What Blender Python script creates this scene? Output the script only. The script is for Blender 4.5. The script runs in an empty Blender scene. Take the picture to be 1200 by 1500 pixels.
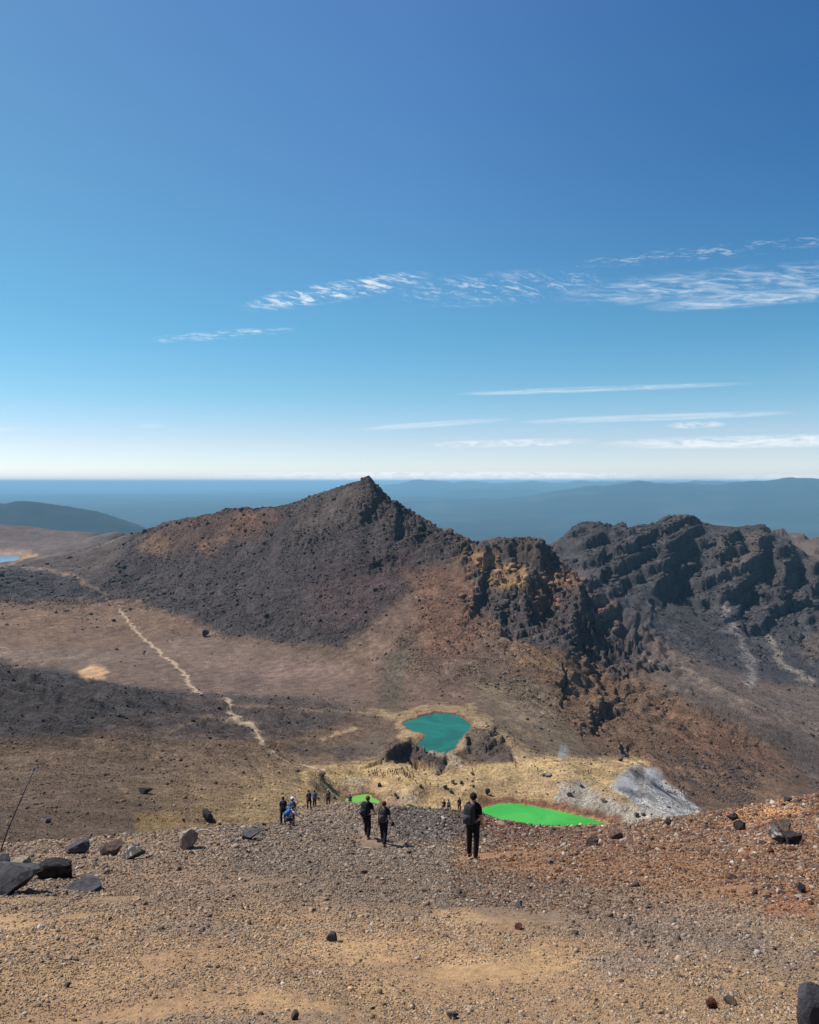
import bpy, bmesh, math, random
import numpy as np
from mathutils import Vector, Matrix, Euler

SC = bpy.context.scene
COL = SC.collection
rng = np.random.default_rng(7)
random.seed(7)

# ------------------------------------------------------------------ camera, sky, sun, exposure
FPX = 1187.0            # focal length in pixels of a 1200 x 1500 picture
HOR = 705.0             # row of the horizon
PITCH = math.atan((750 - HOR) / FPX)
cam = bpy.data.cameras.new('camera')
cam.sensor_fit = 'HORIZONTAL'
cam.sensor_width = 36.0
cam.lens = 36.0 * FPX / 1200.0
cam.clip_start = 0.1
cam.clip_end = 500000.0
camo = bpy.data.objects.new('camera', cam)
COL.objects.link(camo)
camo.location = (0, 0, 0)
camo.rotation_euler = (math.pi / 2 - PITCH, 0, 0)
SC.camera = camo

SUN_EL = math.radians(53)
SUN_AZ = math.radians(-68)      # measured from the view direction (+Y), negative is left
SC.view_settings.view_transform = 'Standard'
SC.view_settings.look = 'None'
SC.view_settings.exposure = 0.35
SC.view_settings.gamma = 1.0
SC.cycles.volume_bounces = 0
SC.cycles.max_bounces = 5
SC.cycles.use_denoising = True

to_sun = Vector((math.cos(SUN_EL) * math.sin(SUN_AZ), math.cos(SUN_EL) * math.cos(SUN_AZ), math.sin(SUN_EL)))
sl = bpy.data.lights.new('sun', 'SUN')
sl.energy = 5.0
sl.angle = math.radians(0.53)
sl.color = (1.0, 0.95, 0.88)
so = bpy.data.objects.new('sun', sl)
COL.objects.link(so)
so.rotation_euler = to_sun.to_track_quat('Z', 'Y').to_euler()

F1 = FPX
def px_dir(u, v):
    a = (u - 600.0) / FPX; b = (750.0 - v) / FPX
    y = math.cos(PITCH) + b * math.sin(PITCH)
    z = b * math.cos(PITCH) - math.sin(PITCH)
    return a, y, z
def px_ab(u, v):
    a, y, z = px_dir(u, v)
    return a / y, z / y
def at(u, v, Y):
    a, y, z = px_dir(u, v)
    return (a / y * Y, Y, z / y * Y)

# ------------------------------------------------------------------ node helper
class NT:
    def __init__(s, tree):
        s.t = tree; s.n = tree.nodes; s.l = tree.links
    def new(s, typ, **kw):
        nd = s.n.new(typ)
        for k, val in kw.items():
            setattr(nd, k, val)
        return nd
    def put(s, sock, val):
        if hasattr(val, 'is_linked') or isinstance(val, bpy.types.NodeSocket):
            s.l.new(val, sock)
        else:
            sock.default_value = val
    def m(s, op, a, b=None, c=None, clamp=False):
        nd = s.new('ShaderNodeMath', operation=op, use_clamp=clamp)
        s.put(nd.inputs[0], a)
        if b is not None: s.put(nd.inputs[1], b)
        if c is not None: s.put(nd.inputs[2], c)
        return nd.outputs[0]
    def mixc(s, fac, a, b, blend='MIX'):
        nd = s.new('ShaderNodeMix', data_type='RGBA', blend_type=blend)
        s.put(nd.inputs[0], fac); s.put(nd.inputs[6], a); s.put(nd.inputs[7], b)
        return nd.outputs[2]
    def noise(s, vec, scale, detail=3, rough=0.55, dist=0.0, dims='3D'):
        nd = s.new('ShaderNodeTexNoise', noise_dimensions=dims)
        if vec is not None: s.l.new(vec, nd.inputs['Vector'])
        nd.inputs['Scale'].default_value = scale
        nd.inputs['Detail'].default_value = detail
        nd.inputs['Roughness'].default_value = rough
        nd.inputs['Distortion'].default_value = dist
        return nd.outputs[0]
    def ramp(s, fac, lo, hi, a=0.0, b=1.0):
        nd = s.new('ShaderNodeMapRange', interpolation_type='SMOOTHSTEP')
        s.put(nd.inputs[0], fac)
        nd.inputs[1].default_value = lo; nd.inputs[2].default_value = hi
        nd.inputs[3].default_value = a; nd.inputs[4].default_value = b
        return nd.outputs[0]

# ------------------------------------------------------------------ world: physical sky with high thin cloud
def build_world():
    w = bpy.data.worlds.new('World')
    SC.world = w
    w.use_nodes = True
    t = NT(w.node_tree)
    t.n.clear()
    out = t.new('ShaderNodeOutputWorld')
    bg = t.new('ShaderNodeBackground')
    bg.inputs['Strength'].default_value = 0.089
    sky = t.new('ShaderNodeTexSky', sky_type='NISHITA')
    sky.sun_disc = False
    sky.sun_elevation = SUN_EL
    sky.sun_rotation = SUN_AZ
    sky.altitude = 1500
    sky.air_density = 1.0
    sky.dust_density = 0.7
    sky.ozone_density = 2.2
    hs = t.new('ShaderNodeHueSaturation')
    hs.inputs['Hue'].default_value = 0.492
    hs.inputs['Saturation'].default_value = 1.12
    t.l.new(sky.outputs[0], hs.inputs['Color'])
    tc = t.new('ShaderNodeTexCoord')
    sp = t.new('ShaderNodeSeparateXYZ')
    t.l.new(tc.outputs['Generated'], sp.inputs[0])
    X, Y, Z = sp.outputs
    # deeper blue overhead and away from the sun, milky at the horizon
    rp = t.new('ShaderNodeValToRGB'); t.l.new(Z, rp.inputs[0])
    el = rp.color_ramp.elements
    el[0].position = 0.0; el[0].color = (.56, .565, .72, 1)
    el[1].position = .5; el[1].color = (.42, .50, .595, 1)
    for ps, cc in ((.015, (.56, .575, .69)), (.05, (.50, .49, .56)), (.10, (.385, .485, .515)), (.17, (.32, .49, .515))):
        e_ = el.new(ps); e_.color = cc + (1,)
    rx = t.new('ShaderNodeValToRGB'); t.l.new(t.m('ADD', X, .5), rx.inputs[0])
    el = rx.color_ramp.elements
    el[0].position = 0.05; el[0].color = (.56, .53, .46, 1)
    el[1].position = .95; el[1].color = (.28, .375, .43, 1)
    e_ = el.new(.5); e_.color = (.5, .5, .5, 1)
    wx = t.mixc(t.ramp(Z, .05, .4), (.5, .5, .5, 1), rx.outputs[0])
    tint = t.mixc(1.0, rp.outputs[0], wx, 'MULTIPLY')
    skyc = t.mixc(1.0, hs.outputs[0], tint, 'MULTIPLY')
    sc4 = t.new('ShaderNodeVectorMath', operation='SCALE'); t.l.new(skyc, sc4.inputs[0]); sc4.inputs['Scale'].default_value = 4.0
    ys = t.m('MAXIMUM', Y, 0.02)
    A = t.m('DIVIDE', X, ys)
    B = t.m('DIVIDE', Z, ys)
    front = t.m('GREATER_THAN', Y, 0.05)
    total = None
    # u0,v0 -> u1,v1 axis, half height px, strength, puff scale along, puff scale across, threshold lo/hi
    W = [
        (345, 452, 640, 402, 17, 1.0, 34, 7, .44, .66, 20),
        (205, 499, 440, 482, 8, .7, 30, 6, .44, .70, 6),
        (570, 434, 900, 410, 28, .55, 24, 7, .46, .72, 14),
        (790, 438, 1330, 392, 26, .66, 46, 8, .38, .80, 6),
        (930, 452, 1330, 420, 13, .72, 50, 7, .30, .76, 4),
        (800, 392, 1300, 345, 12, .38, 26, 5, .50, .68, 2),
        (645, 578, 1120, 561, 5, .75, 80, 5, .28, .80, 0),
        (510, 630, 760, 613, 5, .42, 90, 5, .25, .6, 0),
        (740, 619, 1180, 604, 6, .42, 110, 6, .25, .6, 0),
        (615, 652, 885, 646, 7, .8, 26, 7, .32, .70, 0),
        (970, 624, 1070, 621, 6, .55, 22, 5, .40, .6, 0),
        (865, 651, 1400, 642, 11, .95, 40, 9, .30, .66, 0),
        (250, 697, 1010, 697, 8, 1.1, 15, 5, .36, .58, 0),
        (500, 684, 800, 684, 9, .2, 30, 7, .44, .7, 0),
        (1020, 700, 1400, 699, 6, .9, 22, 5, .36, .58, 0),
        (-200, 629, 60, 628, 5, .45, 60, 6, .3, .6, 0),
        (200, 624, 245, 624, 4, .22, 20, 5, .3, .6, 0),
    ]
    for i, (u0, v0, u1, v1, hh, st, sa, sb, lo, hi, tilt) in enumerate(W):
        a0, b0 = px_ab(u0, v0); a1, b1 = px_ab(u1, v1)
        L = math.hypot(a1 - a0, b1 - b0)
        ca, cb = (a0 + a1) / 2, (b0 + b1) / 2
        dx, dy = (a1 - a0) / L, (b1 - b0) / L
        da = t.m('SUBTRACT', A, ca); db = t.m('SUBTRACT', B, cb)
        s = t.m('ADD', t.m('MULTIPLY', da, dx), t.m('MULTIPLY', db, dy))
        p = t.m('SUBTRACT', t.m('MULTIPLY', db, dx), t.m('MULTIPLY', da, dy))
        e = t.m('ADD', t.m('POWER', t.m('ABSOLUTE', t.m('MULTIPLY', s, 2 / L)), 3.0),
                t.m('POWER', t.m('ABSOLUTE', t.m('MULTIPLY', p, FPX / hh)), 2.0))
        mask = t.ramp(e, 1.0, 0.0)
        # puffs: noise stretched along a slightly tilted axis
        tl = math.radians(tilt)
        s2 = t.m('ADD', t.m('MULTIPLY', s, math.cos(tl)), t.m('MULTIPLY', p, -math.sin(tl)))
        p2 = t.m('ADD', t.m('MULTIPLY', s, math.sin(tl)), t.m('MULTIPLY', p, math.cos(tl)))
        cx = t.new('ShaderNodeCombineXYZ')
        t.l.new(t.m('MULTIPLY', s2, FPX / sa), cx.inputs[0])
        t.l.new(t.m('MULTIPLY', p2, FPX / sb), cx.inputs[1])
        cx.inputs[2].default_value = i * 7.3
        nz = t.noise(cx.outputs[0], 1.0, 7, 0.68, 0.7)
        k = t.ramp(nz, lo, hi)
        # the mask also pulls the threshold, so edges break up
        val = t.m('MULTIPLY', t.m('MULTIPLY', mask, k), st)
        total = val if total is None else t.m('MAXIMUM', total, val)
    total = t.m('MULTIPLY', total, front)
    total = t.m('MULTIPLY', total, 0.8, clamp=True)
    col = t.mixc(total, sc4.outputs[0], (9.0, 9.2, 9.5, 1))
    t.l.new(col, bg.inputs['Color'])
    t.l.new(bg.outputs[0], out.inputs[0])
build_world()

# ------------------------------------------------------------------ numpy noise
def _h(ix, iy, seed):
    n = (ix.astype(np.uint32) * np.uint32(374761393) + iy.astype(np.uint32) * np.uint32(668265263) + np.uint32((seed * 974711 + 12345) & 0xffffffff))
    n = (n ^ (n >> np.uint32(13))) * np.uint32(1274126177)
    return n ^ (n >> np.uint32(16))
_ang = np.arange(256) * (2 * math.pi / 256)
_GX = np.cos(_ang).astype(np.float32); _GY = np.sin(_ang).astype(np.float32)
def gn(x, y, seed=0):
    fx = np.floor(x); fy = np.floor(y)
    ix = fx.astype(np.int64); iy = fy.astype(np.int64)
    x = (x - fx).astype(np.float32); y = (y - fy).astype(np.float32)
    u = x * x * x * (x * (x * 6 - 15) + 10); v = y * y * y * (y * (y * 6 - 15) + 10)
    def g(dx, dy):
        h = (_h(ix + dx, iy + dy, seed) >> np.uint32(8)) & np.uint32(255)
        return _GX[h] * (x - dx) + _GY[h] * (y - dy)
    a = g(0, 0); b = g(1, 0); c = g(0, 1); d = g(1, 1)
    return (a + u * (b - a) + v * (c - a + u * (a - b - c + d))) * 1.5
def fbm(x, y, oc=4, seed=0, gain=.5):
    r = 0; a = 1
    for i in range(oc):
        r = r + a * gn(x * 2 ** i + 17.3 * i, y * 2 ** i - 9.1 * i, seed + i); a *= gain
    return r
def blocks(x, y, seed=0, tilt=.9):
    """angular relief: each irregular cell is a flat facet with its own height and tilt"""
    ix = np.floor(x).astype(np.int64); iy = np.floor(y).astype(np.int64)
    best = np.full(x.shape, 9.0, np.float32); out = np.zeros(x.shape, np.float32)
    for dx in (-1, 0, 1):
        for dy in (-1, 0, 1):
            cx, cy = ix + dx, iy + dy
            h = _h(cx, cy, seed); h2 = _h(cx, cy, seed + 77)
            px = cx + (h & np.uint32(1023)) / 1023.0; py = cy + ((h >> np.uint32(10)) & np.uint32(1023)) / 1023.0
            ex = (x - px).astype(np.float32); ey = (y - py).astype(np.float32)
            d = ex * ex + ey * ey
            g = (h2 & np.uint32(255)); a = _GX[g]; b = _GY[g]; v = ((h2 >> np.uint32(9)) & np.uint32(1023)).astype(np.float32) / 1023 - .5
            m = d < best
            out = np.where(m, v + tilt * (a * ex + b * ey), out); best = np.where(m, d, best)
    return out
def sstep(a, b, x):
    t = np.clip((x - a) / (b - a), 0, 1)
    return t * t * (3 - 2 * t)

# ------------------------------------------------------------------ terrain control points
CP = []     # (x, y, z)
def V(*pts):
    for u, v, Y in pts:
        CP.append(at(u, v, Y))
def Zp(*pts):
    for u, Y, z in pts:
        a, _ = px_ab(u, HOR)
        CP.append((a * Y, Y, z))
# near slope, a steep even plane falling away from the camera
for u in (-500, -200, 0, 200, 400, 600, 800, 1000, 1200, 1450, 1700):
    for Y in (1.2, 3, 6, 10, 15, 20):
        xr = (u - 600) / 1187 * Y
        cross = 0.02 * xr + (0.0022 * xr * xr if xr > 0 else -0.001 * xr * xr)
        Zp((u, Y, -1.62 - 0.388 * Y + cross + .12 * math.sin(u * .011 + Y * .6)))
V((695, 1258, 21.5), (558, 1237, 32), (530, 1228, 34), (425, 1213, 48), (300, 1232, 36), (200, 1243, 32), (100, 1256, 27), (0, 1262, 25),
  (640, 1225, 40), (760, 1243, 33), (880, 1236, 35), (1000, 1226, 40), (1120, 1212, 44), (1200, 1205, 42), (1400, 1195, 40))
# crest of the near ridge (what the eye loses beyond it)
crest = [(-400, 1262, 26), (-150, 1254, 28), (0, 1247, 31), (60, 1244, 33), (100, 1240, 35), (160, 1233, 38), (200, 1226, 41), (250, 1220, 44), (300, 1216, 48),
         (350, 1211, 54), (400, 1203, 62), (440, 1190, 74), (482, 1185, 92), (517, 1183, 118), (560, 1183, 128), (600, 1184, 122),
         (640, 1187, 110), (680, 1190, 95), (715, 1194, 82), (745, 1203, 72), (775, 1213, 64), (805, 1221, 58), (850, 1218, 58), (890, 1211, 58),
         (950, 1203, 60), (1000, 1197, 62), (1050, 1186, 66), (1100, 1179, 70), (1150, 1170, 72), (1200, 1164, 72), (1400, 1150, 75), (1700, 1140, 75)]
V(*crest)
V(*[(u, v + 20, Y * 1.35) for (u, v, Y) in crest if u > 250 or u < -200])
V(*[(u, v + 5, Y * 1.6) for (u, v, Y) in crest if -200 < u <= 250])
V(*[(u, v + 18, Y * 2.1) for (u, v, Y) in crest if u >= 700])
# slope below on the left, down to the crater
V((-400, 1240, 140), (-400, 1100, 300), (-400, 930, 520), (0, 1238, 145), (100, 1236, 145), (200, 1219, 168), (300, 1207, 190), (400, 1190, 215), (0, 1180, 200), (100, 1180, 215),
  (200, 1180, 228), (300, 1175, 245), (400, 1165, 268), (0, 1100, 320), (100, 1100, 332), (200, 1100, 350), (300, 1110, 352), (350, 1085, 395),
  (400, 1108, 388), (440, 1120, 390), (430, 1150, 320), (455, 1155, 318))
# lava plateau edge
V((-150, 968, 498), (0, 975, 500), (70, 984, 505), (115, 989, 508), (150, 1001, 515), (200, 1012, 530), (250, 1017, 542), (290, 1019, 552), (340, 1022, 565), (400, 1026, 575))
V((0, 1040, 400), (100, 1045, 415), (200, 1055, 428), (300, 1060, 450), (400, 1070, 470), (450, 1085, 450), (500, 1075, 462), (540, 1046, 530), (480, 1035, 560), (520, 1100, 420), (500, 1118, 398))
Zp(*[(u, Y, -165) for u in (-400, -150, 0, 150) for Y in (570, 640, 720, 800)])
Zp(*[(u, Y, -165) for u in (260, 350) for Y in (640, 720, 800)])
Zp((430, 640, -164), (430, 720, -163), (300, 860, -166))
# brown slopes and the ridge towards the far blue lake
V((-200, 900, 930), (0, 905, 930), (100, 895, 960), (200, 890, 1000), (0, 870, 1070), (100, 868, 1080), (180, 862, 1090), (0, 845, 1200), (100, 845, 1200), (0, 828, 1390),
  (-200, 828, 1390), (60, 826, 1400), (150, 825, 1290), (150, 803, 1500), (70, 812, 1560), (100, 805, 1600))
Zp(*[(u, Y, -150.5) for u in (-250, -100, -30) for Y in (1460, 1540, 1620)])
V((0, 806, 1700), (60, 806, 1680), (0, 790, 1860), (60, 792, 1860), (130, 793, 1800), (-300, 790, 1860), (-300, 760, 2000), (0, 768, 2000), (50, 772, 2000), (100, 778, 2000), (150, 782, 1960), (190, 785, 1800))
# central mountain: skyline
sky1 = [(205, 779, 1400), (225, 771, 1300), (250, 763, 1230), (275, 757, 1200), (300, 751, 1170), (330, 746, 1140), (360, 744, 1120), (385, 743, 1100), (410, 741, 1080),
        (430, 735, 1065), (450, 728, 1055), (470, 721, 1045), (490, 715, 1035), (505, 710, 1025), (520, 706, 1015), (533, 702, 1002), (540, 700, 998), (546, 704, 992), (555, 713, 985), (565, 722, 976),
        (580, 735, 965), (595, 745, 955), (610, 753, 945), (625, 763, 938), (640, 771, 930), (655, 779, 922), (670, 785, 912), (684, 788, 902), (692, 797, 890),
        (702, 789, 872), (720, 785, 860), (740, 783, 850), (760, 787, 842), (780, 790, 835), (795, 793, 830), (803, 803, 815)]
V(*sky1)
for (u, v, Y) in sky1[::2]:
    x, y, z = at(u, v, Y)
    CP.append((x * 1.1, y * 1.1, z - 75)); CP.append((x * 1.3, y * 1.3, -290))
V((250, 830, 1100), (200, 850, 1110), (250, 880, 1000), (300, 800, 1090), (350, 800, 1050), (350, 850, 965), (350, 900, 900), (300, 925, 880), (400, 930, 830),
  (400, 870, 890), (400, 800, 1000), (450, 780, 980), (450, 850, 890), (450, 920, 800), (450, 960, 740), (520, 760, 945), (520, 820, 880), (520, 900, 790),
  (520, 960, 710), (540, 1000, 640), (560, 1030, 575), (600, 980, 640), (600, 900, 750), (600, 830, 845), (600, 780, 920), (640, 830, 830), (650, 900, 740), (650, 980, 630),
  (700, 850, 800), (700, 900, 740), (700, 950, 680), (700, 1000, 605), (700, 1032, 540), (650, 1032, 522), (600, 1038, 525))
# broken spur to the right, its cliff and the slope below
V((850, 858, 772), (880, 882, 760), (920, 918, 742), (960, 944, 715), (1000, 972, 680), (1050, 1002, 640), (1100, 1030, 622), (1150, 1062, 610), (1200, 1092, 600), (1400, 1170, 560))
V((760, 850, 790), (800, 850, 798), (790, 900, 745), (845, 950, 698), (900, 990, 655), (760, 950, 670), (800, 1000, 600), (800, 1050, 520), (800, 1092, 458), (750, 1080, 460),
  (900, 1050, 560), (900, 1100, 480), (1000, 1050, 592), (1000, 1100, 510), (1000, 1150, 440), (1000, 1180, 395), (1100, 1100, 560), (1100, 1150, 470), (1200, 1150, 520), (1200, 1120, 575), (1400, 1180, 480), (1060, 1180, 410), (1200, 1175, 430))
# valley beyond the spur
for (u, v, Y) in [(850, 858, 772), (920, 918, 742), (1000, 972, 680)]:
    x, y, z = at(u, v, Y)
    CP.append((x * 1.12, y * 1.12, z - 60))
V((1000, 985, 880), (1100, 1040, 800), (1100, 1000, 930), (1200, 1050, 850), (1200, 1000, 1000), (1200, 1078, 740), (1400, 1050, 800), (1150, 1055, 720), (1060, 1020, 760))
# right hand ridge: scree and skyline
V((860, 850, 1180), (900, 900, 1050), (900, 850, 1200), (900, 800, 1340), (960, 950, 960), (1000, 900, 1180), (1000, 850, 1290), (1000, 800, 1390), (1000, 950, 1040), (1100, 940, 1130), (1100, 870, 1270),
  (1100, 810, 1380), (1200, 940, 1150), (1200, 870, 1280), (1300, 900, 1200), (1300, 1000, 1000))
sky2 = [(808, 797, 1380), (825, 785, 1400), (850, 771, 1430), (870, 767, 1440), (890, 768, 1440), (905, 774, 1440), (925, 776, 1440), (945, 771, 1450), (965, 762, 1465), (985, 756, 1480), (1010, 755, 1480), (1025, 762, 1470), (1040, 769, 1460),
        (1060, 771, 1455), (1085, 771, 1450), (1110, 770, 1440), (1125, 773, 1430), (1140, 780, 1425), (1155, 787, 1420), (1170, 800, 1405), (1200, 818, 1395), (1300, 840, 1390), (1450, 860, 1380)]
V(*sky2)
for (u, v, Y) in sky2[::2]:
    x, y, z = at(u, v, Y)
    CP.append((x * 1.1, y * 1.1, z - 75))
    if u < 1120: CP.append((x * 1.25, y * 1.25, -300))
V((1130, 778, 1900), (1160, 781, 1900), (1200, 790, 1900), (1300, 806, 1900), (1450, 820, 1900), (1700, 830, 1900), (1700, 860, 1380), (1700, 1050, 800))
V((1180, 812, 1700), (1220, 830, 1650))
# the lake basin
LAKE_T, LAKE_G, LAKE_B = -143.0, -140.0, -150.0
V((700, 1046, 500), (560, 1066, 470), (570, 1090, 440), (590, 1080, 436), (606, 1084, 425), (585, 1118, 405), (640, 1130, 392), (660, 1132, 392), (690, 1115, 410), (690, 1075, 440), (715, 1068, 440),
  (740, 1090, 420), (720, 1105, 415), (760, 1098, 425))
V((470, 1136, 352), (510, 1128, 372), (560, 1121, 386), (600, 1127, 384), (640, 1139, 378), (690, 1137, 376), (720, 1128, 380), (760, 1123, 384), (800, 1121, 386), (850, 1118, 388), (900, 1120, 384), (935, 1124, 380),
  (560, 1150, 355), (620, 1155, 352), (680, 1158, 352), (740, 1155, 357), (820, 1155, 355), (880, 1165, 340), (920, 1170, 338), (960, 1190, 325), (930, 1200, 322), (990, 1180, 350), (960, 1150, 375), (1010, 1185, 370))
Zp(*[(u, 340, -139) for u in (560, 620, 670)])
Zp((492, 345, -137.5), (500, 325, -138.5), (478, 325, -134), (500, 366, -136), (520, 372, -137), (550, 370, -137.5))
Zp((700, 320, -141), (800, 320, -141), (850, 320, -140), (900, 305, -138), (530, 325, -140), (560, 300, -134), (620, 300, -138), (700, 280, -134), (480, 290, -122), (800, 270, -125), (900, 260, -115), (1000, 300, -125), (1200, 300, -130), (1400, 300, -130))
# outer rim falling to the plains
Zp(*[(u, 2300, -330) for u in range(-900, 2100, 250)])
Zp(*[(u, 2900, -560) for u in range(-900, 2100, 250)])
Zp((-800, 800, -150), (-800, 1500, -140), (-800, 400, -90), (1900, 600, -200), (1900, 1000, -230))

CP = np.array(CP, dtype=np.float64)
_r = np.hypot(CP[:, 0], CP[:, 1])
P_th = np.arctan2(CP[:, 0], CP[:, 1]); P_rho = np.log(_r); P_w = CP[:, 2] / _r
def _k(d): return np.sqrt(d * d + 0.004 ** 2)
_D = np.hypot(P_th[:, None] - P_th[None], P_rho[:, None] - P_rho[None])
_N = len(P_w)
_A = np.zeros((_N + 3, _N + 3))
_A[:_N, :_N] = _k(_D) - np.eye(_N) * 0.0008
_A[:_N, _N] = 1; _A[:_N, _N + 1] = P_th; _A[:_N, _N + 2] = P_rho
_A[_N:, :_N] = _A[:_N, _N:].T
_sol = np.linalg.solve(_A, np.concatenate([P_w, [0, 0, 0]]))
def rbf(th, rho):
    s = th.shape; th = th.ravel(); rho = rho.ravel(); out = np.empty(th.size)
    for i in range(0, th.size, 20000):
        a = th[i:i + 20000]; b = rho[i:i + 20000]
        out[i:i + 20000] = _k(np.hypot(a[:, None] - P_th[None], b[:, None] - P_rho[None])) @ _sol[:_N] + _sol[_N] + _sol[_N + 1] * a + _sol[_N + 2] * b
    return out.reshape(s)

# ------------------------------------------------------------------ polar grid
TH0, TH1, NT_ = math.radians(-39), math.radians(39), 1240
ths = np.linspace(TH0, TH1, NT_)
rhos = np.concatenate([np.arange(math.log(1.6), math.log(90), .0055), np.arange(math.log(90), math.log(290), .0034), np.arange(math.log(290), math.log(1650), .00195), np.arange(math.log(1650), math.log(2800), .006)])
NR = len(rhos)
cth = np.linspace(TH0 - .02, TH1 + .02, 420); crh = np.linspace(rhos[0] - .02, rhos[-1] + .02, 640)
_CW = rbf(*np.meshgrid(cth, crh))
def bil(G, gx, gy, x, y):
    fx = np.clip((x - gx[0]) / (gx[1] - gx[0]), 0, len(gx) - 1.001); fy = np.clip((y - gy[0]) / (gy[1] - gy[0]), 0, len(gy) - 1.001)
    ix = fx.astype(int); iy = fy.astype(int); fx = fx - ix; fy = fy - iy
    return (G[iy, ix] * (1 - fx) * (1 - fy) + G[iy, ix + 1] * fx * (1 - fy) + G[iy + 1, ix] * (1 - fx) * fy + G[iy + 1, ix + 1] * fx * fy)
def base_w(th, rho): return bil(_CW, cth, crh, th, rho)

TH, RHO = np.meshgrid(ths, rhos)
R = np.exp(RHO); Xg = R * np.sin(TH); Yg = R * np.cos(TH)
Wg = base_w(TH, RHO)
Zg = Wg * R

def hit_base(u, v, y0, y1, n=1500):
    """first point where the sight line through a photo position meets the smooth terrain between two depths"""
    a, b = px_ab(u, v)
    ys = np.exp(np.linspace(math.log(y0), math.log(y1), n)); xs = a * ys
    w = base_w(np.arctan2(xs, ys), np.log(np.hypot(xs, ys))) * np.hypot(1, a)
    k = np.argmax(w >= b)
    if w[k] < b: k = int(np.argmin(np.abs(w - b)))
    return xs[k], ys[k]

def seg_dist(px, py, poly, closed=False):
    """distance to polyline, signed side (+ right of direction), param 0..1"""
    best = np.full(px.shape, 1e9); side = np.zeros(px.shape); par = np.zeros(px.shape)
    pts = list(poly) + ([poly[0]] if closed else [])
    L = [math.hypot(pts[i + 1][0] - pts[i][0], pts[i + 1][1] - pts[i][1]) for i in range(len(pts) - 1)]
    tot = sum(L); acc = 0
    for i in range(len(pts) - 1):
        ax, ay = pts[i][:2]; bx, by = pts[i + 1][:2]
        dx, dy = bx - ax, by - ay; l2 = dx * dx + dy * dy + 1e-12
        t = np.clip(((px - ax) * dx + (py - ay) * dy) / l2, 0, 1)
        ex = px - ax - t * dx; ey = py - ay - t * dy
        d = np.hypot(ex, ey); m = d < best
        best = np.where(m, d, best)
        side = np.where(m, np.sign(ex * dy - ey * dx), side)
        par = np.where(m, (acc + t * L[i]) / tot, par)
        acc += L[i]
    return best, side, par
def inside(px, py, poly):
    c = np.zeros(px.shape, bool); n = len(poly); j = n - 1
    for i in range(n):
        xi, yi = poly[i]; xj, yj = poly[j]
        if yi != yj:
            c ^= ((yi > py) != (yj > py)) & (px < (xj - xi) * (py - yi) / (yj - yi) + xi)
        j = i
    return c
def sdf(px, py, poly):
    d, _, _ = seg_dist(px, py, poly, True)
    return np.where(inside(px, py, poly), -d, d)

# pixel coordinates of every terrain vertex, used only to look up which kind of surface lies there
def to_px(x, y, z):
    cp, sp_ = math.cos(PITCH), math.sin(PITCH)
    fwd = y * cp - z * sp_; up = y * sp_ + z * cp
    return 600 + FPX * x / fwd, 750 - FPX * up / fwd
Ug, Vg = to_px(Xg, Yg, Zg)

# ------------------------------------------------------------------ rock ribs (steep on their right side)
def rib(pts, h, wl, wr, y0=300, y1=2200, wob=.22, seed=1, side=-1, up=.35):
    P = [hit_base(u, v, y0, y1) for u, v in pts]
    xs = [p[0] for p in P]; ys = [p[1] for p in P]; m = max(4.5 * wl, 6.2 * wr)
    rmin = min(np.hypot(xs, ys)) - m; rmax = max(np.hypot(xs, ys)) + m
    r0, r1 = np.searchsorted(rhos, [math.log(max(2, rmin)), math.log(rmax)])
    t = np.arctan2(xs, ys); mt = m / min(np.hypot(xs, ys))
    c0, c1 = np.searchsorted(ths, [t.min() - mt, t.max() + mt])
    S = (slice(r0, r1), slice(c0, c1))
    x = Xg[S]; y = Yg[S]
    wx = x + wob * wl * fbm(x / wl, y / wl, 3, seed); wy = y + wob * wl * fbm(x / wl + 50, y / wl, 3, seed + 9)
    d, s, p = seg_dist(wx, wy, P)
    s = s * side
    cl = 1 - sstep(0, wr, d)
    prof = np.where(s < 0, up * np.exp(-(d / wl) ** 1.4), up * cl - (1 - up) * (1 - cl) * np.exp(-(np.maximum(d - wr, 0) / (2.2 * wr)) ** 2))
    end = sstep(0, .12, p) * sstep(0, .25, 1 - p) * .75 + .25
    hh = h * (0.75 + .5 * fbm(x / (wl * .7), y / (wl * .7), 2, seed + 4))
    Zg[S] += prof * end * hh
    ROCK[S] = np.maximum(ROCK[S], np.where(s > 0, np.exp(-(d / wr / 1.3) ** 4), .8 * np.exp(-(d / wl) ** 2)) * end)
ROCK = np.zeros_like(Zg)

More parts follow.
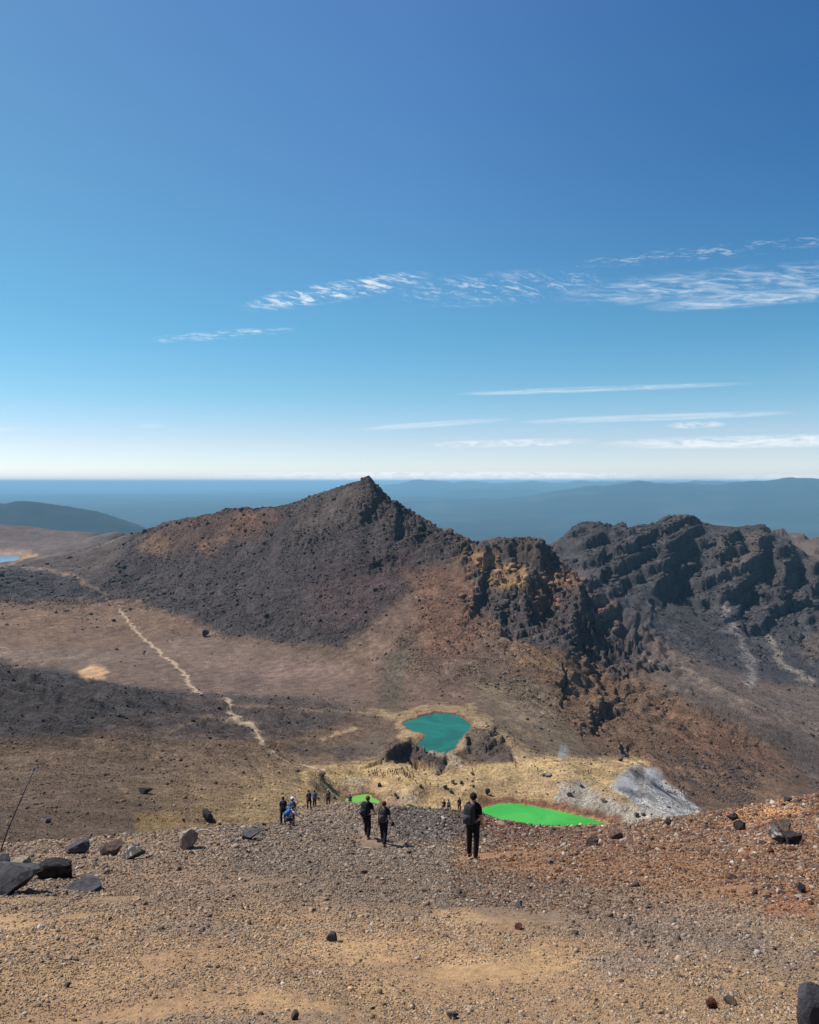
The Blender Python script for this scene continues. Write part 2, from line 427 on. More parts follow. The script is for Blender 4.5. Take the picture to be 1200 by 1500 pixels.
RI = [
    # right hand ridge
    ([(1004, 774), (995, 785), (985, 800), (975, 825), (962, 850), (958, 872)], 52, 60, 24, -1),
    ([(945, 782), (940, 800), (918, 820), (900, 838), (905, 862)], 24, 40, 18, -1),
    ([(880, 780), (870, 800), (872, 822), (878, 850)], 20, 36, 16, -1),
    ([(1075, 786), (1062, 806), (1052, 830), (1046, 850)], 26, 50, 18, -1),
    ([(1118, 785), (1108, 805), (1092, 830), (1075, 850), (1066, 880), (1080, 905)], 52, 55, 26, -1),
    ([(1152, 800), (1150, 825), (1138, 850), (1130, 890), (1140, 905)], 44, 40, 24, -1),
    ([(1192, 830), (1180, 855), (1172, 900)], 44, 45, 24, -1),
    ([(1240, 850), (1230, 880), (1215, 930)], 44, 45, 24, -1),
    # broken spur
    ([(712, 800), (708, 830), (700, 860), (690, 880)], 14, 14, 9, -1),
    ([(742, 795), (745, 815), (735, 835), (722, 850)], 14, 16, 9, -1),
    ([(790, 803), (796, 818), (800, 835)], 14, 12, 9, -1),
    ([(735, 870), (760, 862), (782, 870)], 12, 12, 8, 1),
    ([(785, 845), (775, 865), (768, 890), (775, 920)], 20, 18, 11, -1),
    ([(866, 868), (845, 888), (832, 912), (822, 940), (822, 972)], 62, 22, 27, -1, .12),
    ([(902, 905), (908, 918), (925, 930), (945, 950)], 34, 14, 20, -1, .2),
    ([(880, 892), (905, 906), (930, 922), (955, 945)], 16, 12, 12, 1, .1),
    ([(795, 850), (790, 872), (782, 895)], 18, 14, 12, -1),
    ([(735, 885), (728, 910), (735, 940)], 12, 14, 9, -1),
    # summit and its outcrops
    ([(544, 712), (545, 725), (538, 742), (520, 755)], 13, 18, 9, -1, .2),
    ([(575, 735), (580, 752), (575, 775), (570, 795)], 15, 16, 9, -1),
    ([(610, 762), (612, 780), (600, 800)], 11, 16, 9, -1),
    ([(540, 820), (560, 815), (590, 812)], 9, 12, 8, 1),
    ([(430, 783), (455, 785), (485, 795)], 7, 12, 7, 1),
    ([(668, 790), (678, 800), (680, 822)], 16, 14, 10, -1),
    ([(690, 870), (692, 885), (685, 905)], 10, 12, 8, -1),
    # outcrops lower on the red slope
    ([(882, 1008), (872, 1026), (862, 1044), (854, 1070)], 10, 10, 7, -1),
    ([(902, 990), (930, 1006), (952, 1012)], 6, 10, 6, 1),
    ([(958, 1022), (975, 1024), (990, 1028)], 5, 10, 6, 1),
    ([(900, 1075), (905, 1090), (908, 1105)], 6, 8, 6, -1),
]
for i, (p, h, wl, wr, sd, *up) in enumerate(RI):
    rib(p, h, wl, wr, seed=20 + i * 3, side=sd, up=up[0] if up else .35)
# two dark outcrops beside the teal lake
rib([(562, 1114), (580, 1097), (598, 1086), (610, 1088), (630, 1104), (655, 1122)], 14, 6, 7, 380, 470, seed=91, side=1)
rib([(674, 1082), (686, 1073), (700, 1076), (706, 1090)], 10, 6, 6, 380, 470, seed=95, side=1)
rib([(706, 1108), (725, 1096), (745, 1092), (756, 1106)], 9, 5, 6, 380, 470, seed=99, side=1)

# ------------------------------------------------------------------ surface kinds, drawn as soft patches
RU = np.arange(-420, 1640, 2.0); RV = np.arange(660, 1560, 2.0)
MU, MV = np.meshgrid(RU, RV)
def blend(img, poly, c, soft=10, amt=1.0, warp=8, seed=0, brk=0.0):
    wx = MU + warp * fbm(MU / 45, MV / 25, 4, 300 + seed); wy = MV + warp * .6 * fbm(MU / 45 + 70, MV / 25, 4, 320 + seed)
    d = sdf(wx, wy, poly)
    a = amt * sstep(soft, -soft, d)
    if brk > 0:
        a = a * sstep(brk - .25, brk + .25, .5 + fbm(MU / 22, MV / 8, 4, 340 + seed))
    c = np.atleast_1d(np.array(c, float))
    img += (c - img) * a[..., None]
def line(img, pts, w, c, amt=1, seed=0, warp=3):
    wx = MU + warp * fbm(MU / 14, MV / 10, 3, 500 + seed); wy = MV + warp * .6 * fbm(MU / 14 + 9, MV / 10, 3, 520 + seed)
    d, _, _ = seg_dist(wx, wy, pts)
    a = amt * np.exp(-(d / w) ** 2)
    img += (np.array(c, float) - img) * a[..., None]

DARK = (.064, .050, .047); DARK2 = (.080, .060, .051); BROWN = (.140, .092, .062); RED = (.155, .080, .055); FLOOR = (.160, .109, .082)
TAN = (.30, .205, .120); YEL = (.47, .32, .155); WHT = (.43, .40, .36); ORA = (.27, .135, .07); LAV = (.064, .056, .054); OLI = (.165, .118, .078)
CB = np.zeros(MU.shape + (3,)) + np.array(BROWN)       # everything beyond the near ridge
full = lambda v0, v1: [(-420, v0), (1640, v0), (1640, v1), (-420, v1)]
blend(CB, [(-420, 700), (420, 700), (250, 880), (150, 880), (0, 885), (-420, 900)], DARK2, 8)
blend(CB, [(-420, 760), (210, 770), (150, 800), (60, 812), (-420, 812)], (.115, .088, .08), 8)
blend(CB, [(-420, 834), (60, 832), (150, 850), (215, 880), (60, 890), (-420, 892)], (.058, .048, .048), 8)
blend(CB, [(-420, 878), (0, 885), (180, 880), (260, 900), (300, 930), (250, 955), (0, 960), (-420, 960)], (.17, .108, .072), 12)
blend(CB, [(-420, 950), (150, 948), (290, 925), (420, 950), (560, 990), (560, 1030), (420, 1030), (300, 1030), (-420, 1040)], FLOOR, 10)
blend(CB, [(200, 930), (320, 960), (560, 985), (540, 1000), (300, 985)], (.20, .135, .10), 16, .7)
blend(CB, [(300, 990), (400, 965), (470, 975), (480, 1010), (380, 1020)], (.19, .125, .10), 14, .6, 14, 5)
blend(CB, [(330, 998), (370, 990), (400, 1002), (370, 1012)], (.10, .070, .060), 8, .5, 10, 5)
blend(CB, [(-60, 955), (140, 960), (160, 975), (0, 968)], (.20, .145, .115), 8, .6, 8, 6)
# central mountain: dark rubble face
blend(CB, [(205, 770), (330, 740), (420, 735), (538, 690), (640, 765), (690, 790), (640, 830), (620, 840), (560, 900), (500, 950), (430, 945), (330, 928), (260, 900), (200, 880), (150, 860)], DARK, 9, 1, 12, 2)
blend(CB, [(430, 735), (538, 698), (560, 740), (520, 770), (430, 790)], (.088, .066, .058), 14, .8)
blend(CB, [(460, 840), (600, 800), (650, 840), (600, 900), (520, 930), (450, 900)], (.082, .053, .050), 20, .7, 14, 3)
blend(CB, [(225, 765), (300, 748), (400, 740), (420, 750), (360, 790), (300, 812), (220, 805)], (.105, .062, .048), 14, .8, 14, 4)
blend(CB, [(350, 755), (372, 758), (345, 785), (300, 812), (285, 810), (320, 785)], (.26, .145, .08), 5, .7, 10, 4, .5)
blend(CB, [(200, 800), (222, 782), (250, 795), (235, 815)], (.24, .14, .08), 7, .5, 8, 8)
blend(CB, [(330, 760), (400, 745), (405, 760), (350, 790)], (.16, .08, .048), 7, .5, 10, 9, .5)
# brown flank between the mountain and the lakes
blend(CB, [(640, 830), (700, 870), (760, 960), (820, 1080), (640, 1045), (560, 1040), (520, 1000), (540, 930)], (.150, .098, .070), 16)
blend(CB, [(600, 840), (690, 830), (700, 900), (690, 960), (620, 960)], (.175, .092, .060), 18, .8, 14, 11)
blend(CB, [(560, 960), (600, 950), (590, 1030), (555, 1035)], (.10, .085, .060), 8, .7, 8, 12)
blend(CB, [(690, 980), (800, 1000), (860, 1080), (820, 1110), (740, 1080), (700, 1040)], (.150, .112, .075), 16, .8, 12, 13)
# red slope
blend(CB, [(700, 900), (860, 960), (920, 1000), (1010, 1030), (1130, 1090), (1180, 1140), (1150, 1180), (1030, 1180), (930, 1120), (860, 1090), (800, 1010)], (.150, .093, .060), 14, 1, 12, 14)
blend(CB, [(960, 1030), (1100, 1075), (1160, 1130), (1060, 1130), (980, 1090)], (.168, .092, .058), 16, .7, 12, 15)
blend(CB, [(720, 910), (800, 960), (900, 1005), (880, 1030), (760, 980)], (.20, .115, .062), 10, .6, 12, 16, .5)
blend(CB, [(860, 1060), (960, 1100), (960, 1150), (900, 1110)], (.17, .105, .068), 10, .6, 10, 17)
# broken spur
blend(CB, [(690, 785), (810, 785), (870, 860), (960, 935), (965, 955), (905, 995), (850, 960), (740, 930), (700, 880), (692, 830)], (.080, .062, .058), 7, 1, 8, 18)
blend(CB, [(694, 810), (735, 808), (725, 830), (700, 835)], (.33, .19, .10), 4, .9, 5, 19)
blend(CB, [(712, 850), (740, 825), (775, 830), (780, 850), (735, 868)], (.33, .20, .10), 5, .9, 7, 20)
blend(CB, [(785, 838), (840, 838), (850, 855), (800, 860)], (.25, .135, .08), 5, .9, 7, 21)
blend(CB, [(770, 868), (815, 862), (820, 890), (785, 900)], (.21, .11, .07), 6, .8, 8, 22)
blend(CB, [(870, 878), (890, 876), (888, 900), (874, 898)], (.22, .12, .08), 5, .8, 5, 23)
blend(CB, [(760, 790), (800, 800), (790, 820), (750, 815)], DARK2, 5, .9, 5, 23)
# far right ridge and the valley
blend(CB, [(806, 700), (1640, 700), (1640, 1010), (1200, 1010), (1110, 1000), (1000, 965), (965, 938), (870, 858), (812, 805)], (.063, .055, .057), 5, 1, 4, 24)
blend(CB, [(1050, 790), (1130, 775), (1100, 830), (1060, 850)], (.105, .083, .070), 8, .8, 8, 25)
blend(CB, [(1140, 770), (1640, 800), (1640, 850), (1200, 825), (1160, 800)], (.12, .088, .068), 8, .8, 8, 25)
blend(CB, [(1165, 940), (1215, 920), (1210, 960), (1180, 970)], (.105, .078, .062), 8, .8, 8, 26)
blend(CB, [(965, 942), (1110, 1000), (1200, 1012), (1640, 1040), (1640, 1180), (1200, 1140), (1120, 1080), (1010, 1025), (930, 985)], (.125, .094, .078), 10, 1, 10, 27)
blend(CB, [(1060, 1015), (1200, 1060), (1200, 1085), (1100, 1050)], (.20, .145, .11), 7, .7, 8, 28, .45)
line(CB, [(1062, 888), (1068, 915), (1085, 940), (1100, 970), (1104, 992), (1098, 1000)], 5, (.24, .21, .19), .75, 1, 4)
line(CB, [(1118, 925), (1133, 945), (1140, 970), (1165, 985), (1190, 1000)], 3.5, (.28, .23, .18), .75, 2, 4)
line(CB, [(1172, 930), (1182, 955), (1190, 975)], 2.5, (.2, .16, .13), .5, 3)
line(CB, [(1000, 978), (1040, 1005), (1100, 1030), (1200, 1080)], 3, (.25, .18, .135), .7, 4, 5)
line(CB, [(1020, 1000), (1100, 1045), (1210, 1095)], 2.5, (.24, .175, .13), .5, 5, 5)
line(CB, [(880, 960), (915, 1000), (912, 975)], 3, (.2, .14, .10), .4, 6)
# lava plateau on the left and slopes nearer
blend(CB, [(-420, 950), (0, 968), (150, 1000), (290, 1014), (480, 1024), (530, 1045), (430, 1080), (300, 1085), (150, 1075), (-420, 1090)], (.098, .074, .063), 5, 1, 4, 30)
blend(CB, [(-420, 950), (0, 970), (115, 985), (160, 1003), (280, 1020), (200, 1050), (100, 1080), (-420, 1090)], (.066, .055, .051), 6, .95, 8, 31)
for k, (u, v, l, hh) in enumerate([(40, 1060, 120, 8), (160, 1045, 90, 6), (260, 1040, 60, 6), (270, 1055, 40, 5), (320, 1066, 60, 4), (430, 1060, 40, 5), (450, 1100, 40, 8), (90, 1092, 60, 4), (30, 1110, 40, 4), (340, 1105, 22, 6), (140, 1120, 20, 4), (280, 1140, 16, 4), (230, 1085, 30, 5), (515, 1110, 40, 7), (500, 1100, 30, 6)]):
    blend(CB, [(u - l, v), (u - l * .3, v - hh), (u + l * .5, v - hh), (u + l, v), (u + l * .4, v + hh), (u - l * .5, v + hh)], (.060, .050, .047), 4, .7, 10, 40 + k)
blend(CB, [(-420, 1100), (0, 1095), (200, 1085), (420, 1090), (470, 1130), (420, 1230), (0, 1270), (-420, 1270)], (.172, .116, .076), 16, .9, 12, 32)
blend(CB, [(-420, 1140), (100, 1140), (210, 1190), (210, 1250), (-420, 1260)], (.150, .101, .072), 34, .8, 26, 33)
blend(CB, [(205, 1200), (240, 1185), (270, 1190), (265, 1225), (205, 1225)], (.30, .195, .085), 8, .75, 10, 34)
blend(CB, [(215, 1145), (245, 1140), (262, 1180), (225, 1185)], (.23, .155, .09), 10, .5, 10, 35)
blend(CB, [(270, 1160), (400, 1120), (470, 1120), (520, 1180), (450, 1240), (260, 1240)], (.265, .178, .096), 34, .85, 24, 36)
blend(CB, [(330, 1180), (420, 1125), (470, 1130), (500, 1160), (440, 1200), (330, 1220)], (.36, .245, .13), 16, .6, 16, 37)
line(CB, [(240, 1078), (252, 1070), (300, 1050), (380, 1060)], 3, (.26, .18, .12), .55, 7, 5)
line(CB, [(350, 1034), (420, 1036), (480, 1042), (545, 1044), (580, 1052)], 1.6, (.32, .23, .15), .6, 8, 2)
line(CB, [(470, 1085), (490, 1075), (520, 1066)], 3, (.38, .27, .16), .8, 9)
line(CB, [(240, 1080), (262, 1095), (250, 1110), (235, 1150)], 3, (.22, .155, .11), .4, 10, 5)
line(CB, [(30, 832), (70, 834), (105, 842), (150, 868), (165, 885)], 1.7, (.27, .18, .12), .7, 11, 2)
line(CB, [(165, 888), (200, 882), (215, 878)], 2, (.25, .17, .11), .5, 12, 3)
line(CB, [(-5, 962), (12, 956), (10, 948), (-10, 945)], 1.6, (.34, .24, .17), .8, 13, 2)
line(CB, [(150, 935), (160, 910), (200, 895)], 3, (.24, .165, .11), .5, 14, 6)
line(CB, [(0, 925), (60, 900), (150, 905)], 3, (.25, .16, .10), .4, 15, 8)
line(CB, [(20, 975), (110, 962), (200, 968), (260, 960)], 2, (.26, .18, .13), .5, 41, 5)
line(CB, [(280, 960), (330, 975), (400, 972)], 5, (.21, .15, .115), .5, 42, 8)
line(CB, [(380, 1005), (430, 985), (500, 975)], 3, (.23, .16, .12), .5, 43, 6)
line(CB, [(230, 925), (255, 940), (250, 960)], 3, (.22, .16, .13), .5, 44, 8)
line(CB, [(300, 1018), (420, 1028), (530, 1030)], 2, (.10, .075, .065), .6, 45, 4)
line(CB, [(60, 945), (140, 920), (170, 900)], 2, (.25, .16, .10), .35, 16, 8)
blend(CB, [(118, 984), (130, 974), (148, 974), (163, 984), (158, 993), (130, 996)], (.50, .31, .17), 3, 1, 4, 38)
blend(CB, [(-60, 800), (20, 804), (46, 806), (52, 814), (25, 816), (-60, 812)], (.24, .15, .12), 3, .9, 3, 39)
line(CB, [(-40, 830), (10, 829), (32, 820)], 2, (.30, .20, .14), .7, 17, 2)
line(CB, [(55, 818), (110, 805), (170, 790)], 1.3, (.20, .15, .12), .6, 18, 2)
# the yellow lake basin
blend(CB, [(440, 1130), (480, 1122), (560, 1108), (600, 1118), (650, 1122), (720, 1118), (800, 1108), (940, 1112), (975, 1150), (1010, 1190), (1000, 1250), (430, 1250), (430, 1180)], YEL, 7, 1, 6, 60)
blend(CB, [(550, 1040), (590, 1045), (620, 1034), (690, 1034), (715, 1050), (718, 1075), (700, 1085), (640, 1120), (590, 1090), (575, 1060)], (.36, .25, .14), 6, 1, 6, 61)
blend(CB, [(600, 1098), (665, 1090), (680, 1125), (640, 1135)], (.45, .34, .22), 5, .9, 5, 62)
blend(CB, [(715, 1072), (750, 1080), (790, 1110), (760, 1120), (735, 1090)], (.36, .25, .13), 6, .8, 6, 63)
blend(CB, [(640, 1145), (860, 1128), (940, 1190), (700, 1172), (640, 1165)], (.34, .235, .13), 10, .55, 10, 64)
blend(CB, [(520, 1090), (560, 1070), (590, 1100), (560, 1112), (520, 1115)], (.13, .10, .075), 9, .7, 8, 65)
blend(CB, [(560, 1116), (580, 1094), (602, 1080), (618, 1092), (655, 1118), (660, 1130), (620, 1122), (590, 1116)], (.075, .058, .055), 3, .95, 3, 75)
blend(CB, [(672, 1082), (686, 1068), (712, 1066), (740, 1088), (756, 1100), (752, 1118), (700, 1118), (680, 1100)], (.11, .082, .068), 4, .9, 5, 76)
blend(CB, [(815, 1150), (850, 1142), (880, 1160), (905, 1195), (860, 1200), (815, 1180)], (.33, .30, .26), 7, .85, 8, 66)
blend(CB, [(890, 1170), (930, 1180), (960, 1205), (930, 1210), (890, 1195)], (.40, .36, .32), 6, .8, 8, 67)
blend(CB, [(895, 1150), (915, 1128), (935, 1122), (975, 1145), (1020, 1185), (1015, 1200), (960, 1200), (920, 1170)], (.33, .31, .30), 6, 1, 6, 68)
blend(CB, [(920, 1125), (945, 1122), (960, 1140), (930, 1145)], (.12, .10, .095), 4, .8, 5, 69)
for k, (p_, q_) in enumerate([((905, 1135), (1010, 1190)), ((915, 1150), (985, 1198)), ((945, 1128), (1018, 1182)), ((900, 1150), (950, 1195))]):
    line(CB, [p_, ((p_[0] + q_[0]) / 2, (p_[1] + q_[1]) / 2 - 2), q_], 3, (.56, .54, .50), .7, 60 + k, 4)
    line(CB, [(p_[0] + 8, p_[1] + 1), (q_[0] + 2, q_[1] - 2)], 1.6, (.17, .15, .14), .6, 70 + k, 4)
blend(CB, [(905, 1150), (940, 1150), (990, 1185), (940, 1180)], WHT, 5, .7, 10, 70, .5)
blend(CB, [(500, 1140), (535, 1138), (540, 1165), (500, 1165)], (.42, .36, .27), 8, .6, 8, 71)
blend(CB, [(575, 1160), (612, 1155), (615, 1178), (580, 1180)], (.42, .36, .29), 7, .6, 8, 72)
0 and blend(CB, [(480, 1145), (500, 1138), (512, 1148), (495, 1165)], (.24, .16, .085), 5, .7, 5, 73)
blend(CB, [(608, 1155), (628, 1152), (632, 1168), (612, 1170)], (.22, .155, .09), 5, .7, 5, 74)
line(CB, [(690, 1136), (760, 1129), (830, 1131), (860, 1140), (905, 1165), (935, 1190)], 4, (.46, .33, .18), .7, 19, 2)
line(CB, [(745, 1092), (760, 1108), (772, 1118)], 3.5, (.46, .33, .18), .8, 20, 2)
line(CB, [(770, 1105), (745, 1078), (720, 1070)], 2, (.40, .29, .17), .6, 21, 2)
line(CB, [(820, 1112), (800, 1090), (740, 1020), (700, 985), (690, 970)], 1.8, (.28, .20, .12), .45, 22, 2)
line(CB, [(690, 1062), (720, 1050), (740, 1052), (770, 1066)], 1.6, (.32, .23, .15), .5, 23, 2)
line(CB, [(660, 1146), (760, 1140), (830, 1152), (880, 1185)], 1.6, (.42, .30, .16), .5, 24, 3)
# the near ridge
CA = np.zeros(MU.shape + (3,)) + np.array((.33, .205, .112))
blend(CA, [(-420, 1180), (1640, 1100), (1640, 1330), (1000, 1380), (500, 1330), (-420, 1340)], (.235, .155, .098), 24, .8, 20, 80)
blend(CA, [(330, 1180), (640, 1175), (760, 1230), (860, 1290), (1200, 1400), (1200, 1440), (800, 1350), (500, 1330), (330, 1280)], (.175, .125, .090), 22, .7, 24, 81)
blend(CA, [(560, 1170), (700, 1180), (730, 1220), (640, 1235), (560, 1220)], (.115, .088, .074), 8, .9, 8, 82)
blend(CA, [(670, 1240), (760, 1236), (900, 1215), (1250, 1140), (1640, 1120), (1640, 1330), (1180, 1350), (1050, 1310), (930, 1300), (780, 1285), (670, 1270)], (.255, .135, .068), 14, .9, 18, 83)
blend(CA, [(715, 1180), (800, 1210), (900, 1210), (760, 1240), (700, 1215)], (.19, .095, .062), 7, .9, 7, 84)
blend(CA, [(1060, 1196), (1110, 1178), (1168, 1172), (1180, 1188), (1130, 1205), (1090, 1212)], (.47, .235, .09), 7, .85, 8, 85)
blend(CA, [(1100, 1200), (1140, 1200), (1130, 1250), (1070, 1250)], (.34, .18, .10), 10, .6, 10, 86)
blend(CA, [(1130, 1300), (1180, 1290), (1190, 1340), (1120, 1345)], (.28, .125, .07), 8, .7, 10, 87)
blend(CA, [(700, 1300), (1100, 1330), (1100, 1360), (800, 1340)], (.26, .17, .11), 10, .5, 14, 88)
for k in range(26):
    u = random.uniform(-300, 1500); v = random.uniform(1330, 1520); l = random.uniform(40, 130); hh = random.uniform(8, 24)
    blend(CA, [(u - l, v), (u - l * .3, v - hh), (u + l * .5, v - hh), (u + l, v), (u + l * .4, v + hh), (u - l * .5, v + hh)], (.43, .27, .135) if k % 3 else (.21, .155, .12), 10, .6, 22, 100 + k)

def look(img, x, y, u, v, seed):
    r = np.hypot(x, y)
    return np.stack([bil(img[..., k], RU, RV, u, v) for k in range(3)], -1)
Rrow = R[:, 0]
# where the near ridge ends and the far ground begins: a depth that follows the crest behind the skyline of the near ridge
_cu = np.array([c[0] for c in crest]); _cY = np.array([c[2] for c in crest])
def near_w(u, y): return sstep(1.5, 1.3, y / np.interp(u, _cu, _cY))

# ------------------------------------------------------------------ lakes
def plane_pt(u, v, z):
    a, b = px_ab(u, v); Y = z / b
    return (a * Y, Y)
def smooth_poly(P, it=2):
    for _ in range(it):
        Q = []
        for i in range(len(P)):
            a = P[i]; b = P[(i + 1) % len(P)]
            Q += [(a[0] * .75 + b[0] * .25, a[1] * .75 + b[1] * .25), (a[0] * .25 + b[0] * .75, a[1] * .25 + b[1] * .75)]
        P = Q
    return P
PT = smooth_poly(it=1, P=[plane_pt(u, v, LAKE_T) for u, v in [(594, 1066), (589, 1060), (604, 1053), (630, 1045), (655, 1044), (669, 1047), (688, 1057), (692, 1067), (682, 1078), (672, 1084), (668, 1092), (665, 1099), (650, 1105), (632, 1106), (613, 1100), (608, 1091), (620, 1085), (625, 1079), (618, 1073), (606, 1071)]])
PG = smooth_poly([plane_pt(u, v, LAKE_G) for u, v in [(700, 1184), (735, 1178), (762, 1178), (800, 1185), (850, 1195), (897, 1208), (905, 1216), (880, 1235), (800, 1250), (730, 1235), (695, 1205)]])
PS = smooth_poly([plane_pt(u, v, LAKE_G) for u, v in [(506, 1176), (518, 1169), (535, 1166), (550, 1169), (560, 1178), (560, 1192), (545, 1205), (515, 1205), (500, 1190)]])
PB = smooth_poly([plane_pt(u, v, LAKE_B) for u, v in [(-140, 812), (0, 812), (21, 813.2), (29, 817), (22, 821.5), (4, 824.5), (-60, 825), (-140, 822)]])
SHORE = np.full(Zg.shape, 999.0)
for poly, lev, D, sl in ((PT, LAKE_T, 9, .22), (PG, LAKE_G, 9, .25), (PS, LAKE_G, 18, .12), (PB, LAKE_B, 60, .03)):
    xs = np.array([p[0] for p in poly]); ys = np.array([p[1] for p in poly]); rr = np.hypot(xs, ys); tt = np.arctan2(xs, ys)
    r0, r1 = np.searchsorted(rhos, [math.log(rr.min() - 40), math.log(rr.max() + 40)]); mt = 50 / rr.min()
    c0, c1 = np.searchsorted(ths, [tt.min() - mt, tt.max() + mt])
    S = (slice(r0, r1), slice(c0, c1))
    x = Xg[S]; y = Yg[S]; k = D / 9
    d = sdf(x + k * 1.3 * fbm(x / (6 * k), y / (6 * k), 4, 61), y + k * 2.0 * fbm(x / (6 * k), y / (6 * k), 4, 66), poly)
    if poly is PG:
        d = sdf(x + .5 * fbm(x / 3, y / 3, 3, 61), y + 1.0 * fbm(x / 3, y / 3, 3, 66), poly)
    a = sstep(0, D, d)
    bank = lev + .12 + sl * np.maximum(d, 0)
    z = np.where(d > 0, np.where(d < D, np.maximum(bank * (1 - a) + Zg[S] * a, lev + .12), Zg[S]), lev - np.minimum(3, .5 * -d))
    if poly is PB:
        z = np.where(d > 0, np.where(d < 60, np.minimum(z, Zg[S] + 3), z), z)
    Zg[S] = z
    SHORE[S] = np.minimum(SHORE[S], np.where(d < 0, 0, d) / k)
    ROCK[S] *= sstep(1, 5, d)

# ------------------------------------------------------------------ roughness and detail relief
RK = np.zeros(MU.shape + (1,))
blend(RK, [(205, 775), (330, 742), (420, 735), (538, 690), (640, 765), (700, 785), (660, 830), (560, 900), (500, 950), (430, 945), (330, 928), (260, 900), (150, 860)], .34, 14)
blend(RK, [(-60, 832), (150, 850), (250, 890), (60, 890), (-420, 892)], .30, 10)
blend(RK, [(-420, 955), (0, 968), (150, 1000), (290, 1016), (480, 1024), (500, 1080), (300, 1085), (-420, 1100)], .22, 12)
blend(RK, [(520, 690), (560, 705), (640, 765), (690, 788), (690, 840), (600, 790), (540, 760)], .8, 12)
blend(RK, [(690, 785), (810, 785), (870, 860), (960, 935), (965, 955), (905, 985), (850, 960), (740, 930), (700, 880)], .95, 12)
blend(RK, [(640, 840), (760, 930), (860, 970), (920, 1000), (1010, 1030), (1130, 1090), (1100, 1180), (1010, 1170), (930, 1120), (820, 1060), (700, 1000), (600, 950)], .22, 12)
blend(RK, [(812, 750), (1640, 740), (1640, 960), (1200, 940), (1120, 930), (1060, 905), (960, 870), (900, 865), (850, 840)], .75, 16)
blend(RK, [(560, 1100), (600, 1078), (660, 1120), (655, 1132), (570, 1118)], .75, 4)
blend(RK, [(672, 1075), (710, 1062), (750, 1080), (750, 1120), (690, 1110)], .65, 5)
blend(RK, [(860, 1000), (905, 990), (960, 1015), (900, 1040), (865, 1075), (845, 1060)], .5, 6)
Rk = bil(RK[..., 0], RU, RV, Ug, Vg)
_rz = sstep(.10, .2, TH) * sstep(950, 1050, R)
Rk = Rk * (1 - _rz * (1 - (.12 + .88 * sstep(-.22, .22, fbm(Xg / 130 + .4 * Yg / 130, Yg / 150, 3, 281)))))
del _rz
ROCK = np.clip(np.maximum(Rk, ROCK * .9), 0, 1) * sstep(200, 330, R)
ROCK *= sstep(0, 8, SHORE)
# large rock relief: craggy folds and dipping strata
S = (slice(np.searchsorted(rhos, math.log(290)), NR), slice(0, NT_))
x = Xg[S]; y = Yg[S]; rk = ROCK[S]
rid = lambda lam, sd: 1 - 2 * np.abs(gn(x / lam + .3 * gn(x / lam, y / lam, sd + 50), y / lam, sd))
wxx = x + 5 * fbm(x / 18, y / 18, 3, 206); wyy = y + 5 * fbm(x / 18 + 40, y / 18, 3, 207)
big = rid(46, 201) * 3.5 + blocks(wxx / 34, wyy / 26, 211) * 9 + blocks(wxx / 15, wyy / 12, 212) * 5.5 + blocks(wxx / 7, wyy / 6, 213, 1.3) * 3.4 + blocks(x / 3.4, y / 3, 214, 1.2) * 1.7
Zg[S] += (rk ** 1.7) * big * (.12 + .34 * sstep(480, 700, R[S]) - .10 * sstep(1000, 1150, R[S]))
# strata: risers along a tilted bedding plane
right = sstep(.10, .2, TH[S]) * sstep(950, 1050, R[S])
def strata(zc, step, sharp):
    q = zc / step; f = q - np.floor(q)
    return (sstep(.5 - sharp, .5 + sharp, f) - f) * step
q = Zg[S] - .30 * x + .05 * y + 4 * fbm(x / 70, y / 70, 3, 230)
Zg[S] += strata(q, 23, .10) * .95 * rk * right + strata(q + 4, 6.5, .16) * (.75 - .35 * right) * rk
del big, q
# gullies worn down the open slopes
GU = np.zeros(MU.shape + (1,))
blend(GU, [(560, 860), (700, 860), (760, 940), (860, 975), (1010, 1035), (1130, 1095), (1160, 1180), (960, 1130), (820, 1095), (740, 1080), (690, 1030), (560, 1030), (500, 980)], 1.0, 12)
blend(GU, [(-420, 1100), (0, 1095), (420, 1100), (440, 1180), (420, 1260), (-420, 1260)], .5, 14)
blend(GU, [(850, 870), (1000, 900), (1300, 950), (1300, 1100), (1000, 1000)], .8, 14)
blend(GU, [(205, 775), (330, 742), (420, 735), (538, 700), (600, 780), (560, 900), (500, 950), (430, 945), (330, 928), (260, 900), (150, 860)], .6, 14)
gu = bil(GU[..., 0], RU, RV, Ug, Vg) * sstep(190, 260, R)
gq = (Xg * .93 + Yg * .37) + 11 * fbm(Xg / 45, Yg / 60, 4, 271)
GUL = np.abs(gn(gq / 13, (Yg * .93 - Xg * .37) / 120, 270)) ; GUL = 1 - np.clip(GUL * 3.2, 0, 1)
GUL *= gu * sstep(-.1, .3, fbm(Xg / 60, Yg / 60, 2, 275) + .15)
Zg -= 1.5 * GUL * sstep(5, 20, SHORE)
GUS = bil(GU[..., 0], RU, RV, Ug, Vg)
del gq, gu
